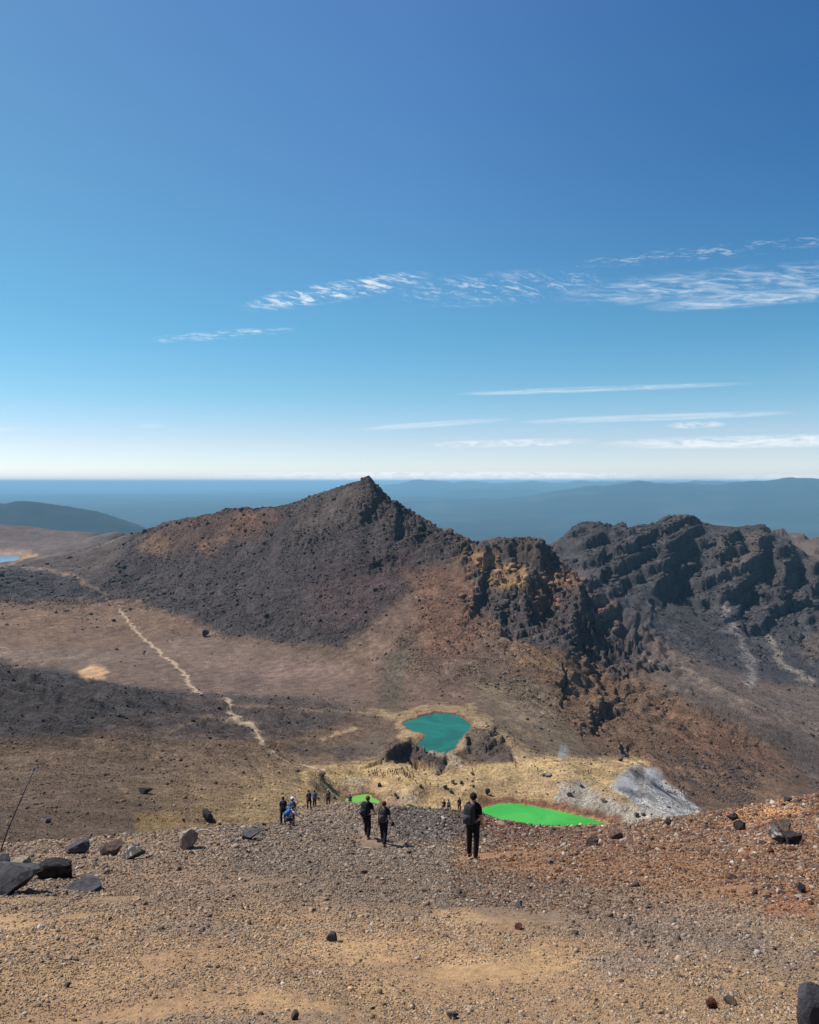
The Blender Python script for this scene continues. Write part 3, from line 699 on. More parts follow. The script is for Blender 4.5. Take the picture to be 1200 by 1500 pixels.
# flow banding of the lava plateau and the knoll beside it
FL = np.zeros(MU.shape + (1,))
blend(FL, [(-420, 960), (0, 975), (150, 1003), (290, 1020), (520, 1035), (520, 1110), (300, 1110), (-420, 1120)], 1.0, 14)
fl = bil(FL[..., 0], RU, RV, Ug, Vg) * sstep(300, 330, R)
Zg += fl * (5.0 * (.4 - np.abs(gn(Xg / 70 + .5 * gn(Xg / 40, Yg / 40, 252), (Yg + .25 * Xg) / 17, 250))) + 2.6 * gn(Xg / 26, Yg / 8, 251))
BS = np.zeros(MU.shape + (1,))
blend(BS, [(440, 1125), (600, 1125), (800, 1122), (940, 1125), (990, 1190), (700, 1175), (440, 1190)], 1.0, 8)
bs = bil(BS[..., 0], RU, RV, Ug, Vg) * sstep(300, 325, R) * sstep(430, 400, R) * sstep(2, 12, SHORE)
Zg += bs * (2.6 * gn(Xg / 20, Yg / 15, 262) + 1.3 * gn(Xg / 8, Yg / 7, 263))
del fl, bs
# octaves of ordinary roughness
lam = 90.0; i = 0
while lam > 0.02:
    need = lam / 2.2
    spacing = np.where(Rrow < 90, .0055, np.where(Rrow < 290, .0034, .00195)) * Rrow * .7
    r1 = int(np.searchsorted(spacing, need))
    r1 = min(r1, NR)
    r0 = int(np.searchsorted(Rrow, lam * 2.2))
    if r1 > r0:
        S = (slice(r0, r1), slice(0, NT_))
        x = Xg[S]; y = Yg[S]
        gus_ = GUS[S]
        n = gn(x / lam + 31 * i, y / lam - 17 * i, 400 + i)
        far = sstep(120, 320, R[S])
        amp = lam * (far * ((.018 if lam > 6 else .034 + .026 * gus_) + (.06 if lam > 6 else .07) * ROCK[S] * (1 if lam < 30 else .4)) + (1 - far) * (.035 if lam < 1.2 else .018))
        if lam > 2:
            amp = amp * np.where(R[S] < 120, .5, 1)
        amp = amp * (.3 + .7 * sstep(0, 14, SHORE[S])) * sstep(-1, .4, SHORE[S])
        Zg[S] += amp * n
    lam /= 1.9; i += 1
_smx, _smy, _ = at(540, 702, 998)
_sm = np.exp(-((Xg - _smx) ** 2 + (Yg - _smy) ** 2) / 30 ** 2)
Zg -= np.maximum(Zg - (at(540, 708, 998)[2]), 0) * _sm * .8
Zg += 6.5 * np.exp(-(((Xg - _smx + 1) ** 2) / 60 + (Yg - _smy) ** 2 / 160) ** 1.5)
del _sm
def gz0(x, y):
    i = int(np.clip(np.searchsorted(rhos, math.log(math.hypot(x, y))), 1, NR - 1)); j = int((math.atan2(x, y) - TH0) / (ths[1] - ths[0]))
    return float(Zg[i, j])
STAND = {'man': (693, 1259, 21.6), 'walker': (562, 1238, 31.5), 'redhair': (537, 1229, 32.5), 'crouch': (421, 1214, 47.5), 'cap': (428, 1211, 50), 'navy': (415, 1209, 51), 'navy2': (453, 1188, 73), 'blue': (461, 1185, 78), 'hatgrey': (481, 1184, 84), 'lone': (513, 1185, 98)}
_sp = np.array([at(*q_) for q_ in STAND.values()]); _sr = _sp[:, 1] * .07
_sdz = np.array([q_[2] - gz0(q_[0], q_[1]) for q_ in _sp])
_sk = lambda X_, Y_, k_: np.exp(-((X_ - _sp[k_, 0]) ** 2 + (Y_ - _sp[k_, 1]) ** 2 * .6) / _sr[k_] ** 2)
_M = np.array([[_sk(q_[0], q_[1], k_) for k_ in range(len(_sp))] for q_ in _sp])
_sw = np.linalg.solve(_M + np.eye(len(_sp)) * .02, _sdz)
_rows = slice(0, int(np.searchsorted(rhos, math.log(200))))
for k_ in range(len(_sp)):
    Zg[_rows] += _sw[k_] * _sk(Xg[_rows], Yg[_rows], k_)
# trodden ledges under the nearest people
for k_, (wx_, wy_, ox_) in enumerate(((1.9, 2.1, .5), (1.0, 1.4, .2), (.9, 1.2, .0))):
    dx_ = Xg[_rows] - _sp[k_, 0] - ox_; dy_ = Yg[_rows] - _sp[k_, 1]; dc_ = dy_ + (.9 if k_ == 0 else .3)
    w_ = np.exp(-((dx_ / wx_) ** 4 + (dc_ / wy_) ** 4))
    pl_ = _sp[k_, 2] - .20 * dy_ + .04 * dx_ + .03 * fbm(dx_ * 2, dy_ * 2, 3, 290)
    Zg[_rows] = Zg[_rows] * (1 - w_) + w_ * pl_
Ug, Vg = to_px(Xg, Yg, Zg)

def hit(u, v, y0, y1, n=3000):
    a, b = px_ab(u, v)
    ys = np.exp(np.linspace(math.log(y0), math.log(y1), n)); xs = a * ys
    z = gz(xs, ys); k = int(np.argmax(z >= b * ys))
    if z[k] < b * ys[k]: k = int(np.argmin(np.abs(z / ys - b)))
    return Vector((xs[k], ys[k], z[k]))
def gz(x, y):
    th = np.arctan2(x, y); rho = np.log(np.hypot(x, y))
    fx = np.clip((th - TH0) / (ths[1] - ths[0]), 0, NT_ - 1.001); ix = fx.astype(int); fx = fx - ix
    iy = np.clip(np.searchsorted(rhos, rho) - 1, 0, NR - 2); fy = np.clip((rho - rhos[iy]) / (rhos[iy + 1] - rhos[iy]), 0, 1)
    return Zg[iy, ix] * (1 - fx) * (1 - fy) + Zg[iy, ix + 1] * fx * (1 - fy) + Zg[iy + 1, ix] * (1 - fx) * fy + Zg[iy + 1, ix + 1] * fx * fy

# ------------------------------------------------------------------ terrain colour of the material itself
def terrain_color(x, y, z, shore=None, seed=0):
    u, v = to_px(x, y, z)
    r = np.hypot(x, y); k = np.clip(r / 700, .02, 2)
    tq = np.arctan2(x, y); rq = np.log(r)
    u = u + 7 * fbm(tq * 45, rq * 45, 3, 700); v = v + 3 * fbm(tq * 45 + 40, rq * 45, 3, 705)
    nw = near_w(u, y)[..., None]
    c = look(CA, x, y, u, v, 0) * nw + look(CB, x, y, u, v, 0) * (1 - nw)
    if shore is not None:
        s = shore + 1.3 * fbm(x / 5, y / 5, 3, 710)
        g = ((y < 365) & (x > 5))[..., None]
        a = (sstep(5.5, 3.2, s) * .85)[..., None]
        c = c * (1 - a) + a * np.where(g, np.array((.22, .095, .055)), np.array((.33, .21, .12)))
        a = (sstep(1.5, .6, shore) * .9)[..., None]
        c = c * (1 - a) + a * np.where(g, np.array((.38, .25, .12)), np.array((.20, .11, .06)))
    n = fbm(tq * 80, rq * 80, 4, 720)
    return np.clip(c * (1 + .22 * n)[..., None], .01, .8)
COLR = terrain_color(Xg, Yg, Zg, SHORE)
COLR *= (1 + .10 * sstep(150, 300, R) + .30 * GUL + .16 * fbm(Xg / 25, Yg / 60, 3, 276) * (R > 200))[..., None]

# worn trail
TRAIL = [[(172, 892), (184, 905), (200, 925), (222, 945), (245, 965), (268, 985), (280, 1005), (293, 1016)],
         [(330, 1022), (340, 1032), (338, 1042), (345, 1055), (362, 1060), (376, 1068), (374, 1078), (385, 1090), (402, 1104), (420, 1113), (442, 1119), (470, 1126)]]
TMASK = np.zeros(Zg.shape, bool)
for T, w0 in zip(TRAIL, (1.4, 1.6)):
    P = [tuple(hit(u, v, 360, 1300))[:2] for u, v in T]
    xs = np.array([p[0] for p in P]); ys = np.array([p[1] for p in P])
    r0, r1 = np.searchsorted(rhos, [math.log(np.hypot(xs, ys).min() - 10), math.log(np.hypot(xs, ys).max() + 10)])
    tt = np.arctan2(xs, ys); c0, c1 = np.searchsorted(ths, [tt.min() - .02, tt.max() + .02])
    S = (slice(r0, r1), slice(c0, c1)); x = Xg[S]; y = Yg[S]
    d, _, _ = seg_dist(x + 2.6 * fbm(x / 11, y / 11, 3, 81), y + 3.5 * fbm(x / 14, y / 14, 3, 86), P)
    d = d * (1 + .5 * fbm(x / 7, y / 7, 2, 88))
    Zg[S] -= .35 * np.exp(-(d / 2.5) ** 2)
    a = (sstep(w0 * 1.9, w0 * .8, d) * .85)[..., None]
    COLR[S] = COLR[S] * (1 - a) + a * np.array((.36, .265, .185))
    TMASK[S] |= d < w0 * .75

# ------------------------------------------------------------------ materials
def new_mat(name):
    m = bpy.data.materials.new(name); m.use_nodes = True
    t = NT(m.node_tree); t.n.clear()
    out = t.new('ShaderNodeOutputMaterial'); p = t.new('ShaderNodeBsdfPrincipled')
    t.l.new(p.outputs[0], out.inputs['Surface'])
    p.inputs['Roughness'].default_value = .95
    p.inputs['Specular IOR Level'].default_value = .15
    return m, t, p, out
def ground_mat(name, scales, contrast, bump, bscale):
    m, t, p, out = new_mat(name)
    at_ = t.new('ShaderNodeAttribute', attribute_name='col')
    tc = t.new('ShaderNodeTexCoord')
    c = at_.outputs['Color']
    f = None
    for sc, k in zip(scales, contrast):
        n = t.noise(tc.outputs['Object'], sc, 4, .65)
        g = t.m('MULTIPLY_ADD', n, 2 * k, 1 - k)
        f = g if f is None else t.m('MULTIPLY', f, g)
    vm = t.new('ShaderNodeVectorMath', operation='SCALE')
    t.l.new(c, vm.inputs[0]); t.l.new(f, vm.inputs['Scale'])
    t.l.new(vm.outputs[0], p.inputs['Base Color'])
    b = t.new('ShaderNodeBump'); b.inputs['Strength'].default_value = 1; b.inputs['Distance'].default_value = bump
    t.l.new(t.noise(tc.outputs['Object'], bscale, 6, .7), b.inputs['Height'])
    t.l.new(b.outputs[0], p.inputs['Normal'])
    return m
M_near = ground_mat('near_ground', (1.2, 14, 70), (.25, .4, .6), .03, 30)
M_far = ground_mat('volcanic_ground', (.02, .16, .9), (.3, .7, 1.1), 2.6, .75)
M_path = ground_mat('worn_path', (.3, 1.2), (.3, .5), .3, 1.5)

def grid_obj(name, mask, mat, kind='structure', label=None):
    """mask: cells (NR-1, NT-1); makes one mesh out of the cells of the terrain grid"""
    ii, jj = np.nonzero(mask)
    a = ii * NT_ + jj
    quads = np.stack([a, a + 1, a + NT_ + 1, a + NT_], 1)
    used = np.zeros(NR * NT_, bool); used[quads.ravel()] = True
    remap = np.cumsum(used) - 1; idx = np.nonzero(used)[0]
    co = np.stack([Xg.ravel()[idx], Yg.ravel()[idx], Zg.ravel()[idx]], 1).astype(np.float32)
    q = remap[quads].astype(np.int32)
    cl = COLR.reshape(-1, 3)[idx]
    return raw_mesh(name, co, q, cl, mat, kind)
def raw_mesh(name, co, q, cl, mat, kind=None, parent=None):
    me = bpy.data.meshes.new(name)
    n = q.shape[1]
    me.vertices.add(len(co)); me.vertices.foreach_set('co', np.ascontiguousarray(co, np.float32).ravel())
    me.loops.add(q.size); me.loops.foreach_set('vertex_index', np.ascontiguousarray(q, np.int32).ravel())
    me.polygons.add(len(q)); me.polygons.foreach_set('loop_start', (np.arange(len(q)) * n).astype(np.int32))
    me.update(calc_edges=True)
    if cl is not None:
        at_ = me.attributes.new('col', 'FLOAT_COLOR', 'POINT')
        c4 = np.ones((len(co), 4), np.float32); c4[:, :3] = cl
        at_.data.foreach_set('color', c4.ravel())
    me.materials.append(mat)
    o = bpy.data.objects.new(name, me); COL.objects.link(o)
    if kind: o['kind'] = kind
    if parent: o.parent = parent
    return o

Uc = .25 * (Ug[:-1, :-1] + Ug[1:, :-1] + Ug[:-1, 1:] + Ug[1:, 1:]); Vc = .25 * (Vg[:-1, :-1] + Vg[1:, :-1] + Vg[:-1, 1:] + Vg[1:, 1:])
Yc = Yg[:-1, :-1]; Xc = Xg[:-1, :-1]; Rc = R[:-1, :-1]
tm = TMASK[:-1, :-1]
near = (Yc < np.interp(Uc, _cu, _cY) * 1.9)
# central mountain footprint, right hand ridge footprint (plan polygons)
def plan(pts): return [at(u, v, Y)[:2] for u, v, Y in pts]
pm = plan([(130, 850, 1120), (300, 930, 875), (430, 950, 760), (540, 1010, 630), (570, 1036, 565), (720, 1035, 545), (820, 1085, 470), (1000, 1150, 430), (1250, 1150, 480), (1420, 1180, 560), (1100, 1035, 640), (1000, 975, 690), (900, 900, 800), (820, 800, 920), (700, 800, 1250), (400, 760, 1500), (200, 790, 1450)])
pr = plan([(820, 880, 1080), (900, 950, 950), (1000, 985, 960), (1120, 1000, 960), (1400, 1000, 1010), (1750, 1000, 1010), (1750, 850, 1640), (1100, 800, 1640), (790, 800, 1640), (790, 840, 1250)])
im = inside(Xc, Yc, pm) & ~near & ~tm; ir = inside(Xc, Yc, pr) & ~near & ~im & ~tm
grid_obj('ground', near & ~tm, M_near)
grid_obj('mountain', im, M_far)
grid_obj('ridge', ir, M_far)
grid_obj('crater_floor', ~near & ~tm & ~im & ~ir, M_far)
grid_obj('path', tm & ~near, M_path)

# ------------------------------------------------------------------ distant land
def far_land():
    nt, nr = 420, 520
    th = np.linspace(math.radians(-44), math.radians(44), nt); rh = np.linspace(math.log(2300), math.log(118000), nr)
    T, Q = np.meshgrid(th, rh); r = np.exp(Q); x = r * np.sin(T); y = r * np.cos(T)
    u = 600 + FPX * x / y
    z = -1050 + 260 * sstep(9000, 30000, r) + 0 * r
    z = np.where(r < 6000, -560 + (-1050 + 560) * sstep(2300, 6000, r), z)
    hilly = sstep(440, 900, u) * .8 + .2
    hill = (.5 + fbm(x / 9000, y / 9000, 5, 900)) * 420 * sstep(15000, 32000, r) * hilly
    hill += np.maximum(0, 1 - np.abs(gn(x / 5200, y / 5200, 910)) * 2) * 240 * sstep(16000, 30000, r) * hilly
    z = z + np.maximum(hill, 0)
    # the far rim of ranges: rises until its top stands at the horizon
    top = -(np.interp(u, [-400, 300, 520, 700, 850, 1000, 1100, 1200, 1600], [2.2, 2.2, 2.0, 2.2, 2.5, 3, 3, 3, 3]) ) / FPX
    rng_ = r * (top + .0012 * fbm(u / 60, r / 20000, 4, 920) * sstep(300, 620, u) + .0006 * fbm(u / 25, r / 9000, 3, 925))
    # nearer range on the right
    k1 = np.exp(-((np.log(r) - math.log(25000)) / .2) ** 2) * sstep(620, 860, u)
    z = z * (1 - k1) + k1 * r * (-(np.interp(u, [600, 850, 900, 950, 1000, 1060, 1110, 1160, 1200, 1600], [30, 9, 5, 1.5, 4, 1.5, 0, -2.2, -3.2, 0]) / FPX) + .0036 * fbm(u / 60, r / 12000, 5, 930))
    k2 = np.exp(-((np.log(r) - math.log(46000)) / .16) ** 2) * sstep(480, 620, u)
    z = np.maximum(z * (1 - .9 * k2) - 400 * .1 * k2, z * (1 - k2) + k2 * r * (-(.8 / FPX) + .0036 * fbm(u / 50 + 7, r / 12000, 5, 940)))
    a = sstep(70000, 112000, r)
    z = z * (1 - a) + a * rng_
    # dark forested mountain, left
    P = [(-330, 11500), (-60, 11000), (28, 10300), (70, 10200), (140, 10100), (235, 9800), (330, 9600)]
    tops = [(-330, 765), (-150, 745), (-40, 738), (15, 733), (28, 731), (50, 732), (90, 738), (140, 746), (170, 755), (200, 765), (228, 776), (270, 792), (330, 815)]
    vt = np.interp(u, [p[0] for p in tops], [p[1] for p in tops])
    ztop = -(vt - 705) / FPX * 10300 + 10300 * .0007 * fbm(u / 14, r * 0, 3, 960)
    prof = np.exp(-(np.abs(r - 10300) / 1500) ** 1.7)
    zm = -1050 + (ztop + 1050) * prof * (1 + .0 * r)
    zm += 40 * fbm(x / 500, y / 500, 4, 950) * prof * (1 - np.exp(-(np.abs(r - 10300) / 300)))
    z = np.maximum(z, np.where(u < 420, zm, -9999))
    z += 12 * fbm(x / 900, y / 900, 4, 955)
    # colour: forest, scrub and pale farmland
    n = fbm(x / 3500, y / 3500, 5, 970)
    c = np.array((.012, .019, .017)) + sstep(.15, .6, n)[..., None] * np.array((.010, .012, .009))
    c = c + (sstep(.35, .6, fbm(x / 1800, y / 1800, 4, 980)) * .5)[..., None] * np.array((.03, .03, .025))
    co = np.stack([x, y, z], -1).reshape(-1, 3)
    a = (np.arange(nr - 1)[:, None] * nt + np.arange(nt - 1)[None]).ravel()
    q = np.stack([a, a + 1, a + nt + 1, a + nt], 1)
    uc = u[:-1, :-1].ravel(); rc = r[:-1, :-1].ravel()
    forest = (rc > 8000) & (rc < 12700) & (uc < 300)
    m, t, p, out = new_mat('far_forest')
    at_ = t.new('ShaderNodeAttribute', attribute_name='col')
    tc = t.new('ShaderNodeTexCoord')
    nn = t.noise(tc.outputs['Object'], .004, 5, .6)
    vm = t.new('ShaderNodeVectorMath', operation='SCALE')
    t.l.new(at_.outputs['Color'], vm.inputs[0]); t.l.new(t.m('MULTIPLY_ADD', nn, 1.0, .5), vm.inputs['Scale'])
    t.l.new(vm.outputs[0], p.inputs['Base Color'])
    o = raw_mesh('hills', co, q[~forest], c.reshape(-1, 3), m, 'structure')
    o = raw_mesh('forested_hill', co, q[forest], c.reshape(-1, 3) * .7, m, 'structure')
far_land()

# ------------------------------------------------------------------ water
def water(name, poly, z, col, rough, label=None, rim=None):
    m, t, p, out = new_mat(name)
    p.inputs['Roughness'].default_value = rough
    p.inputs['Specular IOR Level'].default_value = .25
    tc = t.new('ShaderNodeTexCoord')
    n = t.noise(tc.outputs['Object'], .045, 5, .6, .8)
    cc = t.mixc(t.ramp(n, .3, .7), tuple(col) + (1,), tuple(rim or col) + (1,))
    t.l.new(cc, p.inputs['Base Color'])
    b = t.new('ShaderNodeBump'); b.inputs['Strength'].default_value = .25; b.inputs['Distance'].default_value = .1
    t.l.new(t.noise(tc.outputs['Object'], 1.1, 3, .5), b.inputs['Height'])
    t.l.new(b.outputs[0], p.inputs['Normal'])
    cx = sum(p_[0] for p_ in poly) / len(poly); cy = sum(p_[1] for p_ in poly) / len(poly)
    bm = bmesh.new()
    ex = 2.5 if z > -149 else 10
    vs = []
    for x_, y_ in poly:
        d = math.hypot(x_ - cx, y_ - cy)
        vs.append(bm.verts.new((x_ + (x_ - cx) / d * ex, y_ + (y_ - cy) / d * ex, z)))
    bm.faces.new(vs)
    bm.normal_update()
    me = bpy.data.meshes.new(name); bm.to_mesh(me); bm.free()
    if me.polygons[0].normal.z < 0: me.flip_normals()
    me.materials.append(m)
    o = bpy.data.objects.new(name, me); COL.objects.link(o); o['kind'] = 'structure'
    return o
water('teal_lake_water', PT, LAKE_T, (.013, .130, .076), .12, rim=(.009, .075, .040))
water('green_lake_water', PG, LAKE_G, (.034, .28, .030), .15, rim=(.075, .38, .045))
water('small_lake_water', PS, LAKE_G, (.12, .33, .035), .15, rim=(.14, .35, .04))
water('blue_lake_water', PB, LAKE_B, (.16, .27, .36), .1, rim=(.14, .25, .35))

# ------------------------------------------------------------------ stones
def ico(sub):
    bm = bmesh.new(); bmesh.ops.create_icosphere(bm, subdivisions=sub, radius=1)
    v = np.array([x.co[:] for x in bm.verts]); bm.faces.ensure_lookup_table()
    f = np.array([[q.index for q in x.verts] for x in bm.faces]); bm.free()
    return v, f
I1, I2, I3 = ico(1), ico(2), ico(3)
def rock_variants(I, n, amt, cuts):
    out = []
    for k in range(n):
        v = I[0].copy()
        for _ in range(cuts):
            d = rng.normal(size=3); d /= np.linalg.norm(d); h = rng.uniform(.3, .75)
            s = v @ d; v = v - np.where(s > h, s - h, 0)[:, None] * d
        v = v * (1 + amt * rng.normal(size=(len(v), 1)))
        out.append(v)
    return np.array(out)
V1 = rock_variants(I1, 24, .16, 3); V2 = rock_variants(I2, 24, .035, 12)
def rots(n):
    q = rng.normal(size=(n, 4)); q /= np.linalg.norm(q, axis=1)[:, None]
    w, x, y, z = q.T
    return np.stack([1 - 2 * (y * y + z * z), 2 * (x * y - z * w), 2 * (x * z + y * w), 2 * (x * y + z * w), 1 - 2 * (x * x + z * z), 2 * (y * z - x * w), 2 * (x * z - y * w), 2 * (y * z + x * w), 1 - 2 * (x * x + y * y)], 1).reshape(-1, 3, 3)
def scatter(x, y, s, col, VV, F, sink=.25):
    n = len(x); k = rng.integers(0, len(VV), n)
    v = VV[k] * rng.uniform(.6, 1.15, (n, 1, 3))
    v = np.einsum('nij,nvj->nvi', rots(n), v) * s[:, None, None]
    v[..., 2] *= .8
    z = gz(x, y) + s * (.8 - sink * 2) * .5
    v += np.stack([x, y, z], 1)[:, None]
    f = F[None] + (np.arange(n) * VV.shape[1])[:, None, None]
    c = np.repeat(col, VV.shape[1], 0)
    return v.reshape(-1, 3), f.reshape(-1, 3), c
M_stone, _t, _p, _o = new_mat('stone')
_at = _t.new('ShaderNodeAttribute', attribute_name='col'); _tc = _t.new('ShaderNodeTexCoord')
_n = _t.noise(_tc.outputs['Object'], 25, 5, .7)
_vm = _t.new('ShaderNodeVectorMath', operation='SCALE')
_t.l.new(_at.outputs['Color'], _vm.inputs[0]); _t.l.new(_t.m('MULTIPLY_ADD', _n, 1.0, .5), _vm.inputs['Scale'])
_t.l.new(_vm.outputs[0], _p.inputs['Base Color'])

def join(parts):
    vs, fs, cs = [], [], []; o = 0
    for v, f, c in parts:
        vs.append(v); fs.append(f + o); cs.append(c); o += len(v)
    return np.concatenate(vs), np.concatenate(fs), np.concatenate(cs)
def stuff(name, parts, label):
    v, f, c = join(parts)
    o = raw_mesh(name, v, f, c, M_stone, 'stuff'); o['label'] = label; o['category'] = 'rubble'
    return o

def gravel():
    parts = []
    # (count, r0, r1, min angular size, max, pareto shape, detailed)
    def layer(n, r0, r1, smin, rel, sh, smax, VV, F, thr, bias=0.0):
        th = rng.uniform(-.6, .6, n); r = np.exp(rng.uniform(math.log(r0), math.log(r1), n) if bias == 0 else math.log(r0) + (math.log(r1) - math.log(r0)) * rng.uniform(0, 1, n) ** bias)
        x = r * np.sin(th); y = r * np.cos(th)
        d = fbm(x / 1.6, y / 1.1, 4, 1200) + .7 * fbm(x / 6, y / 5, 3, 1210)
        u, v = to_px(x, y, gz(x, y))
        grey = sstep(1420, 1250, v) * .35 + .5 * sstep(0, -60, sdf(u, v, [(330, 1180), (640, 1175), (860, 1290), (1250, 1380), (1250, 1450), (800, 1360), (500, 1330), (330, 1280)]))
        for n_, q_ in enumerate(_sp[:3]):
            ex_, rx_ = ((.5, 1.3), (.2, .6), (.1, .5))[n_]
            e_ = ((x - q_[0] - ex_) / rx_) ** 2 + ((y - q_[1] + .8) / 2.0) ** 2
            d = np.where((e_ < 1) & (rng.uniform(0, 1, n) > .35 * e_ + (.25 if rel < .002 else 0)), -9, d)
        keep = (rng.uniform(0, 1, n) < sstep(thr - .7, thr + .5, d + grey)) & (y < np.interp(u, _cu, _cY) * 1.6)
        x = x[keep]; y = y[keep]; r = r[keep]; v = v[keep]; u = u[keep]
        s = np.minimum(np.maximum(smin, rel * r) * rng.pareto(sh, len(x)) * .35 + np.maximum(smin, rel * r), smax * r) * rng.uniform(.7, 1.2, len(x)) * .5
        base = terrain_color(x, y, gz(x, y))
        lum = base.mean(1, keepdims=True)
        g = (lum * .55 + .09) * np.array([[1.12, 1.0, .86]])
        t = rng.uniform(0, 1, (len(x), 1))
        pick = rng.uniform(0, 1, (len(x), 1))
        c = base * (1 - t * .75) + g * t * .75
        c *= rng.uniform(.3, 1.45, (len(x), 1))
        c = np.where(pick < np.where(u > 620, .035, .018)[:, None], c * 0 + np.array([[.40, .36, .31]]) * rng.uniform(.7, 1.1, (len(x), 1)), c)
        c = np.where((pick > .9), c * np.array([[.42, .40, .42]]), c)
        redz = ((u > 660) & (v < 1340))[:, None]
        c = np.where(redz & (pick > .35) & (pick < .75), c * np.array([[.66, .50, .45]]), c)
        parts.append(scatter(x, y, s, np.clip(c, .015, .7), VV, F))
    layer(330000, 2.6, 130, .008, .0024, 2.6, .009, V1, I1[1], -.3)
    layer(150000, 4, 40, .006, .0013, 2.8, .006, V1, I1[1], -.25)
    layer(46000, 4, 110, .02, .0040, 2.7, .013, V2, I2[1], .2)
    def clusters(n):
        th = rng.uniform(.02, .6, n); r = np.exp(rng.uniform(math.log(11), math.log(85), n))
        x = r * np.sin(th); y = r * np.cos(th); z = gz(x, y); u, v = to_px(x, y, z)
        d = fbm(x / 1.5, y / 2.2, 4, 1400)
        ok = (rng.uniform(0, 1, n) < sstep(.12, .55, d)) & (v < 1345 + (u - 1200) * -.02) & (u > 740) & (y < np.interp(u, _cu, _cY) * 1.15)
        x = x[ok]; y = y[ok]; r = r[ok]
        s = np.minimum(.0022 * r * (1 + rng.pareto(2.2, len(x)) * .7), .0075 * r)
        c = np.array([[.085, .055, .045]]) * rng.uniform(.5, 1.7, (len(x), 1))
        c = np.where(rng.uniform(0, 1, (len(x), 1)) < .12, np.array([[.30, .26, .22]]), c)
        parts.append(scatter(x, y, s, c, V2, I2[1], .3))
    clusters(9000)
    layer(900, 8, 90, .05, .0075, 2.6, .018, V2, I2[1], .35)
    return parts
stuff('gravel', gravel(), 'loose grey, tan and rust gravel covering the near slope')

def rubble():
    parts = []
    RB = np.zeros(MU.shape + (1,)) + .10
    blend(RB, [(205, 775), (330, 742), (420, 735), (538, 690), (640, 765), (700, 785), (660, 830), (560, 900), (500, 950), (430, 945), (330, 928), (260, 900), (150, 860)], .95, 10)
    blend(RB, [(-60, 832), (150, 850), (250, 890), (60, 890), (-420, 892)], .6, 10)
    blend(RB, [(-420, 900), (300, 935), (520, 970), (520, 1020), (290, 1014), (-420, 960)], .015, 10)
    blend(RB, [(-420, 955), (0, 968), (150, 1000), (290, 1016), (480, 1024), (500, 1080), (300, 1085), (-420, 1100)], .25, 12)
    blend(RB, [(640, 840), (760, 930), (860, 970), (1010, 1030), (1130, 1090), (1100, 1180), (1010, 1170), (930, 1120), (820, 1060), (700, 1000), (560, 980)], .95, 12)
    blend(RB, [(-420, 1090), (200, 1080), (430, 1090), (450, 1140), (420, 1260), (-420, 1260)], .3, 14)
    blend(RB, [(1050, 1000), (1300, 1000), (1300, 1150), (1150, 1150)], .2, 12)
    blend(RB, [(812, 750), (1640, 740), (1640, 1000), (1200, 1000), (1000, 960)], .7, 16)
    blend(RB, [(440, 1125), (700, 1115), (960, 1110), (1000, 1190), (700, 1180), (440, 1190)], .10, 8)
    n = 1500000
    th = rng.uniform(-.6, .6, n); r = np.exp(rng.uniform(math.log(135), math.log(1560), n))
    x = r * np.sin(th); y = r * np.cos(th); z = gz(x, y); u, v = to_px(x, y, z)
    nn = fbm(x / 22, y / 22, 4, 1300)
    dens = bil(RB[..., 0], RU, RV, u, v) * np.clip(1 + 1.4 * nn, .1, 2)
    # keep out of the water and off the trail
    ok = np.ones(n, bool)
    for P in (PT, PG, PS): ok &= ~inside(x, y, P)
    ok &= ~((z < -149) & (y > 1380) & (y < 1700))
    fi = np.clip(((th - TH0) / (ths[1] - ths[0])).astype(int), 0, NT_ - 1); fj = np.clip(np.searchsorted(rhos, np.log(r)) - 1, 0, NR - 1)
    ok &= ~TMASK[fj, fi] & (y > np.interp(u, _cu, _cY) * 1.6)
    keep = ok & (rng.uniform(0, 1, n) < dens * .8)
    x = x[keep]; y = y[keep]; r = r[keep]; z = z[keep]; u = u[keep]; v = v[keep]
    s = np.minimum(.00047 * r * (1 + rng.pareto(2.6, len(x)) * .6), .0032 * r) * rng.uniform(.8, 1.2, len(x))
    base = terrain_color(x, y, z)
    c = base * rng.uniform(.32, 1.25, (len(x), 1))
    yl = ((v > 1105) & (u > 430))[:, None]
    c = np.where(yl & (rng.uniform(0, 1, (len(x), 1)) < .7), np.array([[.06, .05, .05]]) * rng.uniform(.6, 1.6, (len(x), 1)), c)
    c = np.where((rng.uniform(0, 1, (len(x), 1)) < .12), c * .5, c)
    parts.append(scatter(x, y, s, np.clip(c, .012, .6), V1, I1[1]))
    # angular blocks broken from the crags
    n = 420000
    th = rng.uniform(-.6, .6, n); r = np.exp(rng.uniform(math.log(370), math.log(1560), n))
    x = r * np.sin(th); y = r * np.cos(th)
    fi = np.clip(((th - TH0) / (ths[1] - ths[0])).astype(int), 0, NT_ - 1); fj = np.clip(np.searchsorted(rhos, np.log(r)) - 1, 0, NR - 1)
    keep = rng.uniform(0, 1, n) < sstep(.35, .9, ROCK[fj, fi]) * .5 * np.clip(.9 + 1.6 * fbm(x / 35, y / 35, 3, 1310), .05, 1)
    x = x[keep]; y = y[keep]; r = r[keep]; z = gz(x, y)
    s = np.minimum(.0011 * r * (1 + rng.pareto(2.2, len(x)) * .8), .0065 * r) * np.where(r < 520, .7, 1)
    c = terrain_color(x, y, z) * rng.uniform(.55, 1.15, (len(x), 1))
    parts.append(scatter(x, y, s, np.clip(c, .012, .6), V1, I1[1], .45))
    return parts
stuff('scree', rubble(), 'dark volcanic boulders and scree strewn over the crater slopes')

